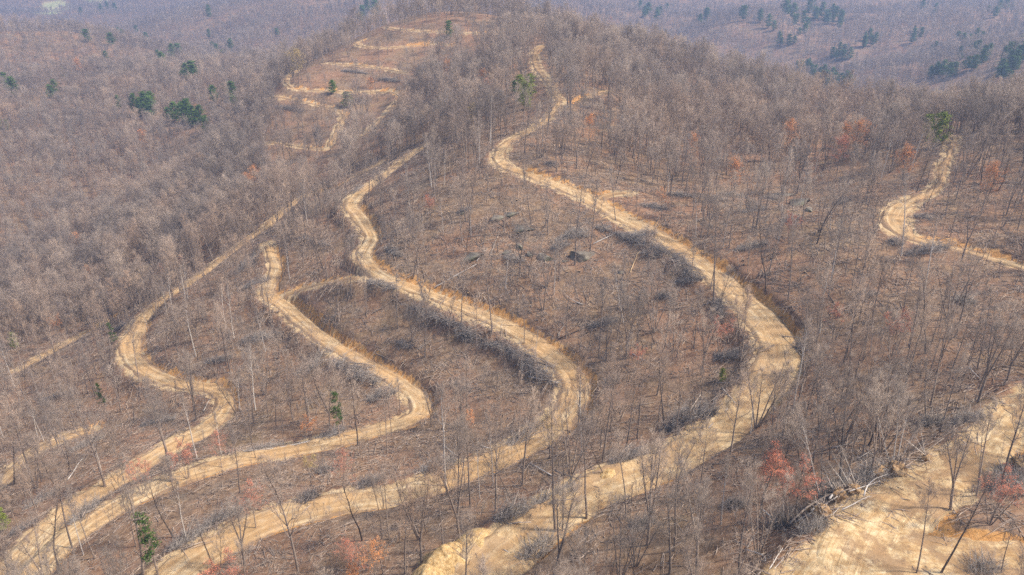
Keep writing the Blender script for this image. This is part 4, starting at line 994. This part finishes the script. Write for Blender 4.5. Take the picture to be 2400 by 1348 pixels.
# saplings and dead sticks: ground cover
UNDER = bpy.data.collections.new('undergrowth_kinds'); STICK = bpy.data.collections.new('stick_kinds')
for k in range(5):
    R = random.Random(300+k); S = MB()
    for s in range(R.choice((1, 1, 2, 3))):
        p = Vector((R.gauss(0, .3), R.gauss(0, .3), -.1)); d = rdir(R, 68, 90); L = R.uniform(3, 6.5); pp = [p, p+d*L*.5+Vector((R.gauss(0, .1), R.gauss(0, .1), 0)), p+d*L]
        S.tube(pp, [.032, .024, .008], 4, 0)
        for b in range(12):
            t = R.uniform(.3, 1); q = p+d*L*t; e = rdir(R, 20, 70)*R.uniform(.5, 1.4)*(1.3-t)
            S.cone(q, q+e, .013, 1)
            for c in range(4): z = q+e*R.uniform(.3, .9); S.cone(z, z+rdir(R, 0, 80)*R.uniform(.2, .6), .009, 1)
    o = bpy.data.objects.new('sapling_kind_%d' % k, S.mesh('sapling', [M['bark'], M['twig']])); UNDER.objects.link(o)
for k in range(6):
    R = random.Random(400+k); S = MB(); a0 = R.uniform(0, 6.28)
    for s in range(16):
        a = a0+R.gauss(0, .6) if R.random() < .6 else R.uniform(0, 6.28); L = R.uniform(.5, 2.6) if s > 2 else R.uniform(2.5, 6.5); d = Vector((math.cos(a), math.sin(a), R.gauss(.03, .07)))
        p = Vector((R.gauss(0, 1.1), R.gauss(0, 1.1), .07)); S.tube([p, p+d*L*.5+Vector((0, 0, R.uniform(0, .1))), p+d*L], [R.uniform(.03, .075)]*2+[.012], 4, 0)
        for b in range(2): z = p+d*L*R.uniform(.4, 1); S.cone(z, z+(d+rdir(R, 0, 60)).normalized()*R.uniform(.3, .9), .015, 0)
    o = bpy.data.objects.new('stick_kind_%d' % k, S.mesh('sticks', [M['stick']])); STICK.objects.link(o)
X, Y, Z, U, V = scatter(35, 360, 3.0, 200)
k = (rg.rand(len(X)) < .55) & ~(inside(CUT, U, V) & (rg.rand(len(X)) < .55)) & ~((U > 1850) & (V > 1150) & (rg.rand(len(X)) < .7))
i, d = road_near(X, Y); k &= d > RS[i, 3]+1.0
X, Y, Z = X[k], Y[k], Z[k]; n = len(X); s = rg.uniform(.6, 1.3, n)
mass('saplings', UNDER, np.c_[X, Y, Z], np.c_[rg.normal(0, .08, (n, 2)), rg.uniform(0, 6.28, n)], np.c_[s, s, s], rg.randint(0, 5, n), 'thin bare saplings under the taller trees', 'undergrowth')
X, Y, Z, U, V = scatter(35, 330, 2.6, 200)
i, d = road_near(X, Y)
k = ((d > RS[i, 3]+.2) | ((rg.rand(len(X)) < .3) & (np.isin(RS[i, 4], (11, 12)) | ((RS[i, 4] == 0) & (RS[i, 5] < 60))))) & (rg.rand(len(X)) < np.clip(.45+.5*fbm(X, Y, 18, 2, 2.7)+.25*(d < 14)+.2*inside(CUT, U, V), .1, 1))
X, Y = X[k], Y[k]; Z = height(X, Y); n = len(X)
sx = (height(X+1, Y)-height(X-1, Y))/2; sy = (height(X, Y+1)-height(X, Y-1))/2
yw = rg.uniform(0, 6.28, n)
# tilt to the slope after the turn about z
eu = np.array([(Vector((-a, -b, 1)).to_track_quat('Z', 'Y').to_matrix() @ Matrix.Rotation(c, 3, 'Z')).to_euler()[:] for a, b, c in zip(sx, sy, yw)])
s = rg.uniform(.6, 1.15, n)
mass('fallen_sticks', STICK, np.c_[X, Y, Z], eu, np.c_[s, s, s], rg.randint(0, 6, n), 'dead sticks and small cut branches over the leaf litter', 'debris')
finish_labels()
